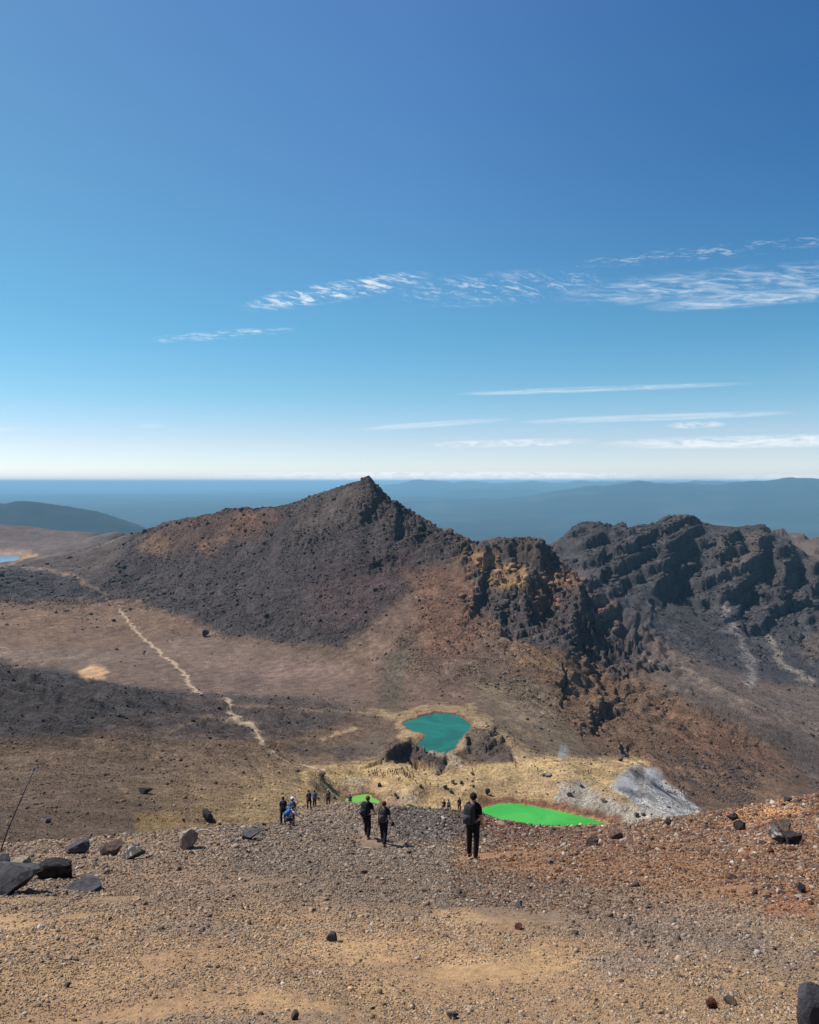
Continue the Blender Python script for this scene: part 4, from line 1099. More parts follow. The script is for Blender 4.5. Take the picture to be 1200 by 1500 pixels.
# ------------------------------------------------------------------ named boulders
def rock_mat(name, c1, c2, lichen=None, scale=4):
    m, t, p, out = new_mat(name)
    tc = t.new('ShaderNodeTexCoord')
    n = t.noise(tc.outputs['Object'], scale, 6, .7, .4)
    c = t.mixc(t.ramp(n, .35, .65), c1 + (1,), c2 + (1,))
    if lichen:
        n2 = t.noise(tc.outputs['Object'], scale * 1.4, 5, .7)
        c = t.mixc(t.ramp(n2, .52, .6), c, lichen + (1,))
    t.l.new(c, p.inputs['Base Color'])
    b = t.new('ShaderNodeBump'); b.inputs['Strength'].default_value = .9; b.inputs['Distance'].default_value = .06
    t.l.new(t.noise(tc.outputs['Object'], scale * 3, 7, .75), b.inputs['Height'])
    t.l.new(b.outputs[0], p.inputs['Normal'])
    return m
RM = {'charcoal': rock_mat('charcoal_rock', (.050, .048, .055), (.10, .095, .10)),
      'black': rock_mat('black_scoria', (.022, .020, .022), (.055, .046, .044), None, 9),
      'brown': rock_mat('brown_rock', (.075, .055, .045), (.16, .11, .08), None, 8),
      'pale': rock_mat('pale_rock', (.17, .13, .10), (.36, .29, .22), None, 4),
      'mottled': rock_mat('mottled_rock', (.07, .062, .062), (.13, .11, .10), (.45, .42, .38), 5),
      'rust': rock_mat('rust_rock', (.10, .04, .03), (.24, .085, .05), None, 9)}
def boulder(u, v, wpx, hpx, mat, label, Y=None, depth=1.0, seed=0, rough=.04, cuts=10, rot=0.0, y0=3, y1=200, group=None):
    """u,v = middle of its foot in the photograph; wpx,hpx its size there"""
    p = hit(u, v, y0, y1)
    k = p.y / FPX
    r_ = np.random.default_rng(500 + seed)
    vv = I3[0].copy()
    for _ in range(cuts):
        d = r_.normal(size=3); d /= np.linalg.norm(d); h = r_.uniform(*((.34, .78) if cuts > 6 else (.55, .88)))
        s = vv @ d; vv = vv - np.where(s > h, s - h, 0)[:, None] * d
    q = vv * 2.3
    nz = fbm(q[:, 0] + q[:, 2] * .7 + seed, q[:, 1] - q[:, 2] * .5, 4, seed)
    nz2 = fbm(q[:, 0] * 3 + q[:, 2] * 2 + seed, q[:, 1] * 3 - q[:, 2] * 2, 3, seed + 5)
    vv = vv * (1 + rough * 2.2 * nz + rough * nz2)[:, None]
    mn = vv.min(0); mx = vv.max(0); vv = (vv - (mn + mx) / 2) / (mx - mn) * 2
    W = wpx * k / 2; H = hpx * k / 2 * 1.1
    vv = vv * np.array([W, W * depth, H * 1.18]) 
    c, s = math.cos(rot), math.sin(rot)
    me = bpy.data.meshes.new('boulder')
    me.from_pydata([tuple(a) for a in vv + np.array([0, 0, H * .92])], [], [tuple(int(i) for i in f) for f in I3[1]])
    me.materials.append(RM[mat])
    o = bpy.data.objects.new('boulder', me); COL.objects.link(o)
    o.location = (p.x, p.y + W * depth * .4, p.z - .12 * H)
    o.location.z = float(gz(np.array([o.location.x]), np.array([o.location.y]))[0]) - .05 * H
    o.location.z += max(0, (p.z - o.location.z)) * .5
    o.rotation_euler = (0, rot, r_.uniform(-.3, .3))
    o['label'] = label; o['category'] = 'boulder'
    if group: o['group'] = group
    return o
G1 = 'boulders along the crest on the left'
boulder(18, 1309, 92, 40, 'charcoal', 'large flat-sided charcoal block cut by the left edge of the frame', seed=31, depth=.6, cuts=12, group=G1)
boulder(78, 1288, 62, 25, 'black', 'rough black scoria lump behind the big charcoal block', seed=12, rough=.12, depth=.7, group=G1)
boulder(32, 1272, 24, 15, 'pale', 'small tan squarish rock above the big charcoal block', seed=3, group=G1)
boulder(2, 1268, 20, 13, 'charcoal', 'small dark rock at the left edge above the charcoal block', seed=4, group=G1)
boulder(18, 1280, 36, 14, 'pale', 'low rounded pale rock touching the top of the charcoal block', seed=41, group=G1)
boulder(112, 1251, 36, 17, 'charcoal', 'low dark rock with a pale top right of the leaning pole', seed=5, group=G1)
boulder(162, 1254, 34, 19, 'brown', 'dark brown pointed boulder with rounded back on the crest', seed=6, cuts=6, group=G1)
boulder(194, 1259, 30, 19, 'mottled', 'dark rock splashed with white crust on the left crest', seed=7, group=G1)
boulder(274, 1243, 28, 24, 'pale', 'pale rounded boulder with a split face beside the bleached branch', seed=8, group=G1)
boulder(370, 1231, 34, 15, 'charcoal', 'slanting dark slab between the pale boulder and the crouching man', seed=9, rot=-.35, group=G1)
boulder(120, 1304, 52, 10, 'charcoal', 'flat dark slab lying half buried in the gravel', seed=10, group=G1)
boulder(304, 1203, 17, 13, 'black', 'round black boulder alone on the tan slope below the crest', seed=48, y0=100, y1=400)
boulder(212, 1163, 22, 9, 'black', 'low dark slab on the slope above the ochre patch', seed=13, y0=100, y1=500)
boulder(69, 1206, 10, 7, 'charcoal', 'small dark rock alone on the slope right of the leaning pole', seed=14, y0=100, y1=500)
boulder(301, 933, 10, 9, 'black', 'dark boulder standing at the foot of the rubble slope', seed=15, y0=600, y1=1100)
G2 = 'dark rocks on the red slope at right'
boulder(1143, 1237, 26, 22, 'mottled', 'rounded white-crusted boulder in the dark rock pile at right', seed=16, group=G2)
boulder(1161, 1238, 22, 16, 'black', 'black rock touching the white-crusted boulder on its right', seed=17, rough=.1, group=G2)
boulder(1148, 1221, 32, 16, 'brown', 'jagged dark brown rock heaped behind the white-crusted boulder', seed=18, rough=.12, group=G2)
boulder(1085, 1217, 17, 13, 'black', 'pyramid-shaped black rock below the orange patch', seed=19, rough=.1, cuts=4, group=G2)
boulder(1076, 1204, 17, 11, 'black', 'rough black rock at the left tip of the orange patch', seed=20, rough=.12, group=G2)
boulder(1155, 1175, 13, 6, 'black', 'small black rock perched on the crest above the orange patch', seed=21, group=G2, y0=40)
boulder(983, 1209, 16, 11, 'brown', 'dark rock on the crest below the white steaming slope', seed=22, rough=.1, group=G2)
boulder(1176, 1308, 14, 13, 'charcoal', 'round charcoal rock beside the rusty patch at right', seed=23, group=G2)
boulder(902, 1230, 22, 12, 'brown', 'low brown rock right of the far end of the green lake', seed=24, rough=.12, group=G2)
boulder(868, 1240, 20, 14, 'brown', 'knobbly dark brown rock below the green lake', seed=25, rough=.14, group=G2)
boulder(534, 1222, 26, 9, 'pale', 'low pale rock half hiding the legs of the red-haired hiker', seed=45, y0=24, y1=40)
boulder(1043, 1478, 17, 15, 'rust', 'small rust-red stone in the near gravel', seed=26)
boulder(1192, 1512, 50, 62, 'charcoal', 'smooth dark grey boulder in the bottom right corner', seed=27, cuts=5, rough=.03)
boulder(486, 1380, 15, 12, 'charcoal', 'dark rounded stone standing out in the tan gravel', seed=28)
boulder(1072, 1473, 18, 8, 'brown', 'brown stone just right of the rust-red stone', seed=29)
boulder(432, 1494, 12, 11, 'brown', 'dark brown stone near the bottom edge, left of centre', seed=32)
boulder(663, 1493, 18, 10, 'mottled', 'dark flat stone with a pale top at the bottom edge', seed=33)
boulder(762, 1330, 14, 8, 'charcoal', 'dark stone in the grey gravel band below the standing man', seed=34)
boulder(760, 1362, 12, 8, 'rust', 'reddish-brown stone in the gravel band right of centre', seed=35)

# bleached branch
def tube(pts, rads, n=8):
    bm = bmesh.new(); rings = []
    for i, p in enumerate(pts):
        p = Vector(p); d = (Vector(pts[min(i + 1, len(pts) - 1)]) - Vector(pts[max(i - 1, 0)])).normalized()
        a = d.orthogonal().normalized(); b = d.cross(a)
        rings.append([bm.verts.new(p + (a * math.cos(2 * math.pi * k / n) + b * math.sin(2 * math.pi * k / n)) * rads[i]) for k in range(n)])
    for i in range(len(rings) - 1):
        for k in range(n): bm.faces.new((rings[i][k], rings[i][(k + 1) % n], rings[i + 1][(k + 1) % n], rings[i + 1][k]))
    bm.faces.new(rings[0][::-1]); bm.faces.new(rings[-1])
    bmesh.ops.recalc_face_normals(bm, faces=bm.faces)
    return bm
def flat_mat(name, c, rough=.8, var=.25, sc=30):
    m, t, p, out = new_mat(name)
    p.inputs['Roughness'].default_value = rough
    tc = t.new('ShaderNodeTexCoord')
    n = t.noise(tc.outputs['Object'], sc, 4, .6)
    vm = t.new('ShaderNodeVectorMath', operation='SCALE'); vm.inputs[0].default_value = c
    t.l.new(t.m('MULTIPLY_ADD', n, 2 * var, 1 - var), vm.inputs['Scale'])
    t.l.new(vm.outputs[0], p.inputs['Base Color'])
    return m
def link_bm(name, bm, mat, parent=None, smooth=True):
    me = bpy.data.meshes.new(name); bm.to_mesh(me); bm.free(); me.materials.append(mat)
    if smooth: me.polygons.foreach_set('use_smooth', [True] * len(me.polygons))
    o = bpy.data.objects.new(name, me); COL.objects.link(o)
    if parent: o.parent = parent
    return o
p0 = hit(284, 1224, 10, 80); kk = p0.y / FPX
o = link_bm('branch', tube([(0, 0, .1), (8 * kk, .1, .22), (18 * kk, .2, .20), (28 * kk, .1, .10), (31 * kk, 0, -.02)], [.03, .045, .045, .035, .02]), flat_mat('bleached_wood', (.42, .38, .32)))
o.location = p0; o['label'] = 'bleached curved branch lying beside the pale boulder'; o['category'] = 'branch'

# leaning pole
pb = at(-6, 1256, 30); pt = at(50, 1127, 31.5)
pole = bpy.data.objects.new('pole', None); COL.objects.link(pole); pole.location = pb
pole['label'] = 'thin dark pole leaning right at the left edge of the picture'; pole['category'] = 'pole'
dv = Vector(pt) - Vector(pb)
pm_ = flat_mat('dark_metal', (.025, .028, .05), .5)
link_bm('shaft', tube([(0, 0, -.3), dv * .3, dv * .65 + Vector((0, 0, .02)), dv], [.028, .026, .022, .018]), pm_, pole)
link_bm('tip', tube([dv * .985, dv, dv * 1.02], [.03, .05, .03]), flat_mat('blue_plastic', (.05, .08, .22), .5), pole)

# ------------------------------------------------------------------ people
def skin_mesh(name, verts, edges, rad, mat, parent, sub=2):
    me = bpy.data.meshes.new(name); me.from_pydata([tuple(v) for v in verts], edges, [])
    o = bpy.data.objects.new(name + '_tmp', me); COL.objects.link(o)
    md = o.modifiers.new('skin', 'SKIN')
    lay = me.skin_vertices[0].data
    for i, r_ in enumerate(rad):
        lay[i].radius = (r_, r_) if not isinstance(r_, tuple) else r_
    lay[0].use_root = True
    if sub:
        s = o.modifiers.new('sub', 'SUBSURF'); s.levels = sub; s.render_levels = sub
    dg = bpy.context.evaluated_depsgraph_get(); dg.update()
    m2 = bpy.data.meshes.new_from_object(o.evaluated_get(dg))
    bpy.data.objects.remove(o)
    m2.name = name; m2.materials.clear(); m2.materials.append(mat)
    m2.polygons.foreach_set('use_smooth', [True] * len(m2.polygons))
    o2 = bpy.data.objects.new(name, m2); COL.objects.link(o2); o2.parent = parent
    return o2
MC = {}
def cloth(c, rough=.9):
    k = tuple(c)
    if k not in MC: MC[k] = flat_mat('cloth', c, rough, .2, 14)
    return MC[k]
SKIN = flat_mat('skin', (.45, .25, .17), .6, .1)
def dirv(fwd, out=0.0):
    """unit vector hanging down, swung forward (+Y) by fwd and outward (+X) by out (degrees)"""
    f, o_ = math.radians(fwd), math.radians(out)
    return Vector((math.sin(o_), math.sin(f) * math.cos(o_), -math.cos(f) * math.cos(o_)))
def person(u, v, Y0, Y1, label, top, legs, hair=(.02, .015, .012), yaw=0, lean=4, lleg=(4, 2), rleg=(-4, 4), larm=(5, 6, 12), rarm=(5, 6, 12), pack=None, hat=None,
           height=1.76, hires=True, shorts=False, shoes=(.02, .02, .022), sleeve='short', bag=None, pos=None, turn=0, group=None, nod=0):
    if pos is not None: p = pos
    elif Y1 is None:
        x_, y_, z_ = at(u, v, Y0); p = Vector((x_, y_, float(gz(np.array([x_]), np.array([y_]))[0])))
    else: p = hit(u, v, Y0, Y1)
    root = bpy.data.objects.new('person', None); COL.objects.link(root)
    k = height / 1.76
    root['label'] = label; root['category'] = 'person'
    if group: root['group'] = group
    J = {}
    J['pelvis'] = Vector((0, 0, 0))
    up = Vector((0, math.sin(math.radians(lean)), math.cos(math.radians(lean))))
    J['waist'] = up * .16; J['chest'] = up * .36; J['neck'] = up * .50
    hd = Vector((0, math.sin(math.radians(lean * .5 + nod)), math.cos(math.radians(lean * .5 + nod))))
    J['nk2'] = J['neck'] + hd * .08; J['head'] = J['nk2'] + hd * .09; J['crown'] = J['head'] + hd * .10
    low = 0
    for s, nm, (h, kn) in ((-1, 'l', lleg), (1, 'r', rleg)):
        J[nm + 'hip'] = Vector((.095 * s, 0, -.05))
        J[nm + 'knee'] = J[nm + 'hip'] + dirv(h, 3 * s) * .43
        J[nm + 'ank'] = J[nm + 'knee'] + dirv(h - kn, 1 * s) * .42
        J[nm + 'toe'] = J[nm + 'ank'] + Vector((.03 * s, .17, -.05)) if kn < 60 else J[nm + 'ank'] + Vector((0, .14, -.09))
        J[nm + 'heel'] = J[nm + 'ank'] + Vector((0, -.04, -.05))
        low = min(low, J[nm + 'ank'].z - .085)
    for s, nm, (f, ot, el) in ((-1, 'l', larm), (1, 'r', rarm)):
        J[nm + 'sh'] = J['neck'] - up * .045 + Vector((.175 * s, 0, 0))
        J[nm + 'el'] = J[nm + 'sh'] + dirv(f, ot * s) * .29
        J[nm + 'wr'] = J[nm + 'el'] + dirv(f + el, ot * s * .6) * .25
        d = dirv(f + el + 6, ot * s * .5)
        J[nm + 'palm'] = J[nm + 'wr'] + d * .075
        J[nm + 'd'] = d
    def grow(names, edges, rad, mat, nm, sub=2, extra=None):
        vs = [J[n] for n in names]; es = [(names.index(a), names.index(b)) for a, b in edges]; rd = list(rad)
        if extra:
            for base, off, r_ in extra:
                vs.append(J[base] + off if isinstance(base, str) else vs[base] + off); rd.append(r_)
                es.append((names.index(base) if isinstance(base, str) else base, len(vs) - 1))
        return skin_mesh(nm, vs, es, rd, mat, root, sub)
    names = ['pelvis', 'waist', 'chest', 'neck', 'nk2', 'head', 'crown', 'lhip', 'lknee', 'lank', 'ltoe', 'rhip', 'rknee', 'rank', 'rtoe', 'lsh', 'lel', 'lwr', 'lpalm', 'rsh', 'rel', 'rwr', 'rpalm']
    edges = [('pelvis', 'waist'), ('waist', 'chest'), ('chest', 'neck'), ('neck', 'nk2'), ('nk2', 'head'), ('head', 'crown'), ('pelvis', 'lhip'), ('lhip', 'lknee'), ('lknee', 'lank'), ('lank', 'ltoe'),
             ('pelvis', 'rhip'), ('rhip', 'rknee'), ('rknee', 'rank'), ('rank', 'rtoe'), ('neck', 'lsh'), ('lsh', 'lel'), ('lel', 'lwr'), ('lwr', 'lpalm'), ('neck', 'rsh'), ('rsh', 'rel'), ('rel', 'rwr'), ('rwr', 'rpalm')]
    rad = [(.13, .10), (.115, .09), (.14, .10), .07, .055, (.078, .095), (.055, .065), .085, .058, .042, .032, .085, .058, .042, .032, .055, .042, .028, .03, .055, .042, .028, .03]
    extra = []
    if hires:
        for nm, s in (('l', -1), ('r', 1)):
            d = J[nm + 'd']; side = Vector((0, 1, 0))
            side = (side - d * side.dot(d)).normalized()
            inn = Vector((-s, 0, 0))
            for j in range(4):
                b = len(names) + len(extra)
                extra.append((nm + 'palm', side * (.024 - .016 * j) + d * .035, .0095))
                extra.append((b, d * (.030 + .006 * (1 - abs(j - 1.3))) + inn * .008, .0085))
                extra.append((b + 1, d * .02 + inn * .016, .007))
            b = len(names) + len(extra)
            extra.append((nm + 'wr', side * .03 + d * .03, .011)); extra.append((b, side * .012 + d * .03, .009))
        hf = Vector((math.sin(math.radians(turn)), math.cos(math.radians(turn)), 0))
        sd = Vector((hf.y, -hf.x, 0))
        extra.append(('head', hf * .108 - hd * .01, .012))       # nose
        for s in (-1, 1): extra.append(('head', sd * (.086 * s) - hd * .005, .016))  # ears
    grow(names, edges, rad, SKIN, 'body', 2 if hires else 1, extra)
    # shirt
    tn = ['pelvis', 'waist', 'chest', 'neck', 'lsh', 'rsh']; te = [('pelvis', 'waist'), ('waist', 'chest'), ('chest', 'neck'), ('neck', 'lsh'), ('neck', 'rsh')]
    tr = [(.150, .118), (.138, .11), (.165, .122), .085, .074, .074]
    if sleeve == 'long':
        tn += ['lel', 'rel', 'lwr', 'rwr']; te += [('lsh', 'lel'), ('rsh', 'rel'), ('lel', 'lwr'), ('rel', 'rwr')]; tr += [.055, .055, .040, .040]
    else:
        for nm in 'lr': J[nm + 'mid'] = J[nm + 'sh'].lerp(J[nm + 'el'], .8)
        tn += ['lmid', 'rmid']; te += [('lsh', 'lmid'), ('rsh', 'rmid')]; tr += [.062, .062]
    grow(tn, te, tr, cloth(top), 'shirt', 2 if hires else 1)
    # trousers or shorts
    ln = ['pelvis', 'lhip', 'lknee', 'rhip', 'rknee']; le = [('pelvis', 'lhip'), ('lhip', 'lknee'), ('pelvis', 'rhip'), ('rhip', 'rknee')]; lr = [(.148, .122), .108, .082, .108, .082]
    if shorts:
        for nm in 'lr': J[nm + 'knee_'] = J[nm + 'hip'].lerp(J[nm + 'knee'], .8)
        ln[2] = 'lknee_'; ln[4] = 'rknee_'; le = [(a, b + '_' if b.endswith('knee') else b) for a, b in le]
    else:
        ln += ['lank', 'rank']; le += [('lknee', 'lank'), ('rknee', 'rank')]; lr += [.066, .066]
    grow(ln, le, lr, cloth(legs), 'shorts' if shorts else 'trousers', 2 if hires else 1)
    for nm in 'lr':
        skin_mesh('shoe', [J[nm + 'ank'] + Vector((0, 0, .02)), J[nm + 'ank'] + Vector((0, -.01, -.045)), J[nm + 'heel'], J[nm + 'toe'] + Vector((0, .02, 0))], [(0, 1), (1, 2), (1, 3)], [.052, .05, .045, .04], cloth(shoes), root, 1)
    # hair or hat
    hc = J['head'] + hd * .035
    bm = bmesh.new(); bmesh.ops.create_icosphere(bm, subdivisions=3, radius=1)
    for q in bm.verts:
        c = q.co.copy(); jit = 1 + .06 * math.sin(c.x * 9 + c.z * 7) * math.sin(c.y * 8)
        q.co = Vector((c.x * .095 * jit, c.y * .108 * jit - .018, c.z * .10 * jit))
        if q.co.z < -.03 and q.co.y > -.02: q.co.z = -.03 + (q.co.z + .03) * .1; 
    bmesh.ops.transform(bm, matrix=Matrix.Translation(hc) @ Matrix.Rotation(-math.radians(turn), 4, 'Z') @ Matrix.Rotation(-math.radians(lean * .5 + nod), 4, 'X'), verts=bm.verts)
    link_bm('hair', bm, cloth(hair), root)
    if hires:
        for s in (-1, 1):
            bm = bmesh.new(); bmesh.ops.create_uvsphere(bm, u_segments=8, v_segments=6, radius=.012)
            bmesh.ops.translate(bm, vec=J['head'] + hf * .088 + sd * .033 * s + hd * .012, verts=bm.verts)
            link_bm('eye', bm, cloth((.03, .02, .02), .3), root)
    if hat:
        bm = bmesh.new(); bmesh.ops.create_cone(bm, cap_ends=True, segments=20, radius1=.118, radius2=.085, depth=.10)
        bmesh.ops.translate(bm, vec=(0, 0, .10), verts=bm.verts)
        r = bmesh.ops.create_cone(bm, cap_ends=True, segments=20, radius1=.12, radius2=.115, depth=.012)
        bmesh.ops.translate(bm, vec=(0, .055, .055), verts=r['verts'])
        bmesh.ops.transform(bm, matrix=Matrix.Translation(J['head'] + hd * .02), verts=bm.verts)
        bmesh.ops.bevel(bm, geom=bm.edges[:], offset=.01, segments=2)
        link_bm('hat', bm, cloth(hat), root)
    if pack:
        pc, w, h, d = pack
        R_ = Matrix.Rotation(-math.radians(lean), 4, 'X')
        bm = bmesh.new(); bmesh.ops.create_cube(bm, size=1)
        for q in bm.verts:
            tz = q.co.z > 0
            q.co = Vector((q.co.x * w * (.82 if tz else 1), q.co.y * d * (.75 if tz else 1), q.co.z * h))
        bmesh.ops.subdivide_edges(bm, edges=bm.edges[:], cuts=3, use_grid_fill=True)
        bmesh.ops.smooth_vert(bm, verts=bm.verts, factor=.5, use_axis_x=True, use_axis_y=True, use_axis_z=True)
        bmesh.ops.smooth_vert(bm, verts=bm.verts, factor=.5, use_axis_x=True, use_axis_y=True, use_axis_z=True)
        bc = J['chest'] + R_.to_3x3() @ Vector((0, -.125 - d * .5, -.07))
        bmesh.ops.transform(bm, matrix=Matrix.Translation(bc) @ R_, verts=bm.verts)
        pk = link_bm('backpack', bm, cloth(pc), root)
        bm = bmesh.new(); bmesh.ops.create_cube(bm, size=1)
        bmesh.ops.scale(bm, vec=(w * .62, d * .34, h * .42), verts=bm.verts); bmesh.ops.bevel(bm, geom=bm.edges[:], offset=.025, segments=3)
        bmesh.ops.transform(bm, matrix=Matrix.Translation(bc) @ R_ @ Matrix.Translation((0, -d * .55, -h * .2)), verts=bm.verts)
        link_bm('pocket', bm, cloth(tuple(min(1, c * 1.3 + .01) for c in pc)), pk)
        for s in (-1, 1):
            a = J['neck'] + Vector((.085 * s, 0, 0))
            Ru = R_.to_3x3()
            pts = [bc + Ru @ Vector((.08 * s, d * .4, h * .42)), a + Ru @ Vector((0, -.03, .06)), a + Ru @ Vector((.01 * s, .075, .0)), J['chest'] + Ru @ Vector((.12 * s, .125, -.05)), J['chest'] + Ru @ Vector((.155 * s, .02, -.20)), bc + Ru @ Vector((.12 * s, d * .4, -h * .35))]
            link_bm('strap', tube(pts, [.02] * 6, 6), cloth(tuple(c * .8 for c in pc)), pk)
    if bag:
        bm = bmesh.new(); bmesh.ops.create_uvsphere(bm, u_segments=12, v_segments=8, radius=1)
        bmesh.ops.scale(bm, vec=(.07, .11, .09), verts=bm.verts)
        bmesh.ops.translate(bm, vec=J['rpalm'] + Vector((.02, .0, -.10)), verts=bm.verts)
        bg_ = link_bm('camera_bag', bm, cloth(bag), None)
        bg_.parent = root
    root.location = p - Vector((0, 0, low * k - .03))
    root.scale = (k, k, k)
    root.rotation_euler = (0, 0, math.radians(yaw))
    return root
BLK = (.014, .014, .016); NAVY = (.02, .026, .05); CHAR = (.03, .03, .034)
person(*STAND['man'], None, 'man in black with a grey backpack standing alone on the red dirt', BLK, BLK, yaw=-32, lean=2, lleg=(3, 3), rleg=(-5, 4), larm=(12, 6, 20), rarm=(2, 8, 14),
       pack=((.035, .036, .042), .32, .52, .22), height=1.80, turn=-20, sleeve='short')
person(*STAND['walker'], None, 'hiker in black mid-stride carrying a small camera bag, behind the red-haired hiker', CHAR, BLK, hair=(.05, .022, .015), yaw=-14, lean=12, lleg=(24, 8), rleg=(-16, 22), larm=(-10, 10, 20), rarm=(8, 12, 25),
       pack=((.045, .045, .05), .30, .48, .18), height=1.72, bag=BLK, turn=15)
person(*STAND['redhair'], None, 'red-haired hiker in black with a large dark backpack stepping down the ridge', BLK, BLK, hair=(.14, .045, .025), yaw=-20, lean=16, lleg=(34, 40), rleg=(5, 30), larm=(20, 8, 30), rarm=(15, 10, 30),
       pack=((.016, .018, .026), .36, .56, .28), height=1.74)
person(*STAND['crouch'], None, 'crouching man with a bright blue backpack reaching one hand to the ground', (.45, .45, .46), NAVY, hair=(.10, .06, .04), yaw=-50, lean=42, lleg=(80, 125), rleg=(70, 120), larm=(40, 25, 40), rarm=(42, 35, 5),
       pack=((.03, .10, .30), .32, .46, .18), height=1.75, shorts=True, sleeve='short')
person(*STAND['cap'], None, 'hiker in a white cap with a blue backpack standing behind the crouching man', (.05, .09, .17), NAVY, yaw=-10, lean=10, pack=((.04, .10, .22), .34, .50, .2), hat=(.7, .7, .7), height=1.72)
person(*STAND['navy'], None, 'dark-haired hiker in dark navy beside the white-capped hiker', NAVY, BLK, yaw=8, lean=5, pack=(NAVY, .3, .45, .16), height=1.76)
person(*STAND['navy2'], None, 'person in dark navy with a backpack, left of the hiker in the bright blue shirt', NAVY, BLK, yaw=20, lean=10, lleg=(12, 6), rleg=(-10, 8), pack=((.03, .03, .06), .3, .45, .18))
person(*STAND['blue'], None, 'hiker in a bright blue shirt beside the navy-dressed hiker', (.05, .15, .36), CHAR, yaw=-10, lean=4, lleg=(8, 4), rleg=(-8, 6), pack=((.04, .09, .20), .26, .4, .14))
person(*STAND['hatgrey'], None, 'hiker in grey with a pale hat left of the small green lake', (.09, .09, .10), CHAR, yaw=10, lean=4, lleg=(10, 4), rleg=(-8, 6), pack=((.06, .06, .07), .28, .42, .16), hat=(.4, .38, .34))
person(*STAND['lone'], None, 'lone hiker in dark clothes in front of the small green lake', (.04, .08, .17), BLK, yaw=4, lean=2, lleg=(5, 3), rleg=(-5, 3))
person(651, 1188, 90, 300, 'dark-dressed person seated at the edge of the mound, left of the standing one', BLK, CHAR, yaw=150, lean=10, lleg=(80, 80), rleg=(80, 85), height=1.7)
person(657, 1188, 90, 300, 'person in a pale shirt seated by the mound edge left of the red trousers', (.45, .48, .46), BLK, yaw=190, lean=10, lleg=(80, 80), rleg=(80, 85), height=1.7)
person(673, 1190, 90, 300, 'hiker in rust-red trousers standing left of the man in black', BLK, (.16, .05, .045), yaw=30, lean=3, lleg=(8, 3), rleg=(-8, 4), pack=((.05, .04, .05), .3, .4, .16), height=1.74)
person(464, 1157, 200, 420, 'tiny hiker in black standing on the pale path above the blue-shirted hiker', BLK, BLK, yaw=10, lean=3, hires=False, height=1.8)

# distant visitors, each its own small figure
def tiny_proto(top, legs, seated=False, stride=8):
    r_ = person(0, 0, 0, 0, 'x', top, legs, lleg=(80, 80) if seated else (stride, 4), rleg=(80, 85) if seated else (-stride, 5), lean=8, hires=False, pos=Vector((0, 0, 0)), pack=(top, .3, .42, .18), height=1.78)
    objs = [r_] + list(r_.children_recursive)
    zoff = r_.location.z
    bm = bmesh.new(); mats = []
    me = bpy.data.meshes.new('person')
    for c in objs[1:]:
        b2 = bmesh.new(); b2.from_mesh(c.data); mi = len(mats); mats.append(c.data.materials[0])
        for f in b2.faces: f.material_index = mi
        t_ = bpy.data.meshes.new('t'); b2.to_mesh(t_); b2.free(); bm.from_mesh(t_); bpy.data.meshes.remove(t_)
    bmesh.ops.translate(bm, vec=(0, 0, zoff), verts=bm.verts)
    bm.to_mesh(me); bm.free()
    for m_ in mats: me.materials.append(m_)
    for c in objs: bpy.data.objects.remove(c)
    return me
PR = [tiny_proto(BLK, BLK), tiny_proto((.03, .04, .08), BLK, stride=12), tiny_proto((.10, .03, .03), CHAR), tiny_proto((.25, .25, .27), BLK), tiny_proto(NAVY, BLK, True), tiny_proto((.05, .05, .06), CHAR, True)]
def tiny(u, v, label, k=None, y0=330, y1=460, group=None, far=True):
    p = hit(u, v, y0, y1)
    o = bpy.data.objects.new('person', PR[random.randrange(6) if k is None else k]); COL.objects.link(o)
    o.location = p; o.rotation_euler = (0, 0, random.uniform(-3.1, 3.1)); s = random.uniform(.95, 1.08); o.scale = (s, s, s)
    o['label'] = label; o['category'] = 'person'
    if group: o['group'] = group
GC = 'crowd resting on the yellow crest'
for u, v, k in [(540, 1134, 0), (541, 1138, 4), (545, 1133, 1), (547, 1136, 2), (549, 1132, 0), (550, 1136, 1), (552, 1131, 0), (553, 1137, 3), (557, 1132, 0), (560, 1138, 4), (562, 1136, 0), (564, 1138, 5), (570, 1130, 0), (572, 1133, 1),
                (575, 1133, 0), (578, 1134, 2), (580, 1131, 0), (581, 1135, 1), (583, 1136, 4), (588, 1130, 0), (590, 1128, 0), (591, 1131, 3), (593, 1136, 1), (595, 1139, 4), (597, 1137, 0), (599, 1141, 5), (600, 1138, 0), (602, 1140, 4),
                (595, 1127, 1), (597, 1128, 0), (605, 1137, 0), (606, 1141, 1), (584, 1145, 2), (586, 1143, 4), (576, 1137, 5), (568, 1134, 3)]:
    tiny(u, v, 'tiny figure in the crowd resting on the yellow crest above the small green lake', k, group=GC)
for u, v, k, l in [(609, 1147, 4, 'tiny seated figure at the lower right end of the crowd'), (623, 1150, 0, 'tiny walker alone a little right of the crowd'), (630, 1151, 1, 'tiny walker in front of a dark rock, right of the lone walker'),
                   (606, 1164, 0, 'tiny walker on the yellow slope behind the small pale hollow'), (692, 1130, 0, 'tiny figure alone on the pale crest path above the standing man'),
                   (788, 1130, 1, 'tiny left walker on the pale crest path right of the teal lake'), (862, 1133, 0, 'tiny walker on the crest left of the steam vents'),
                   (866, 1133, 1, 'second tiny walker on the crest close to the steam vents'), (474, 1142, 0, 'tiny hiker descending the path at the left end of the yellow crest'),
                   (470, 1146, 1, 'tiny hiker just below the highest one on the left path'), (755, 1122, 2, 'tiny walker at the foot of the yellow track behind the crest')]:
    tiny(u, v, l, k)
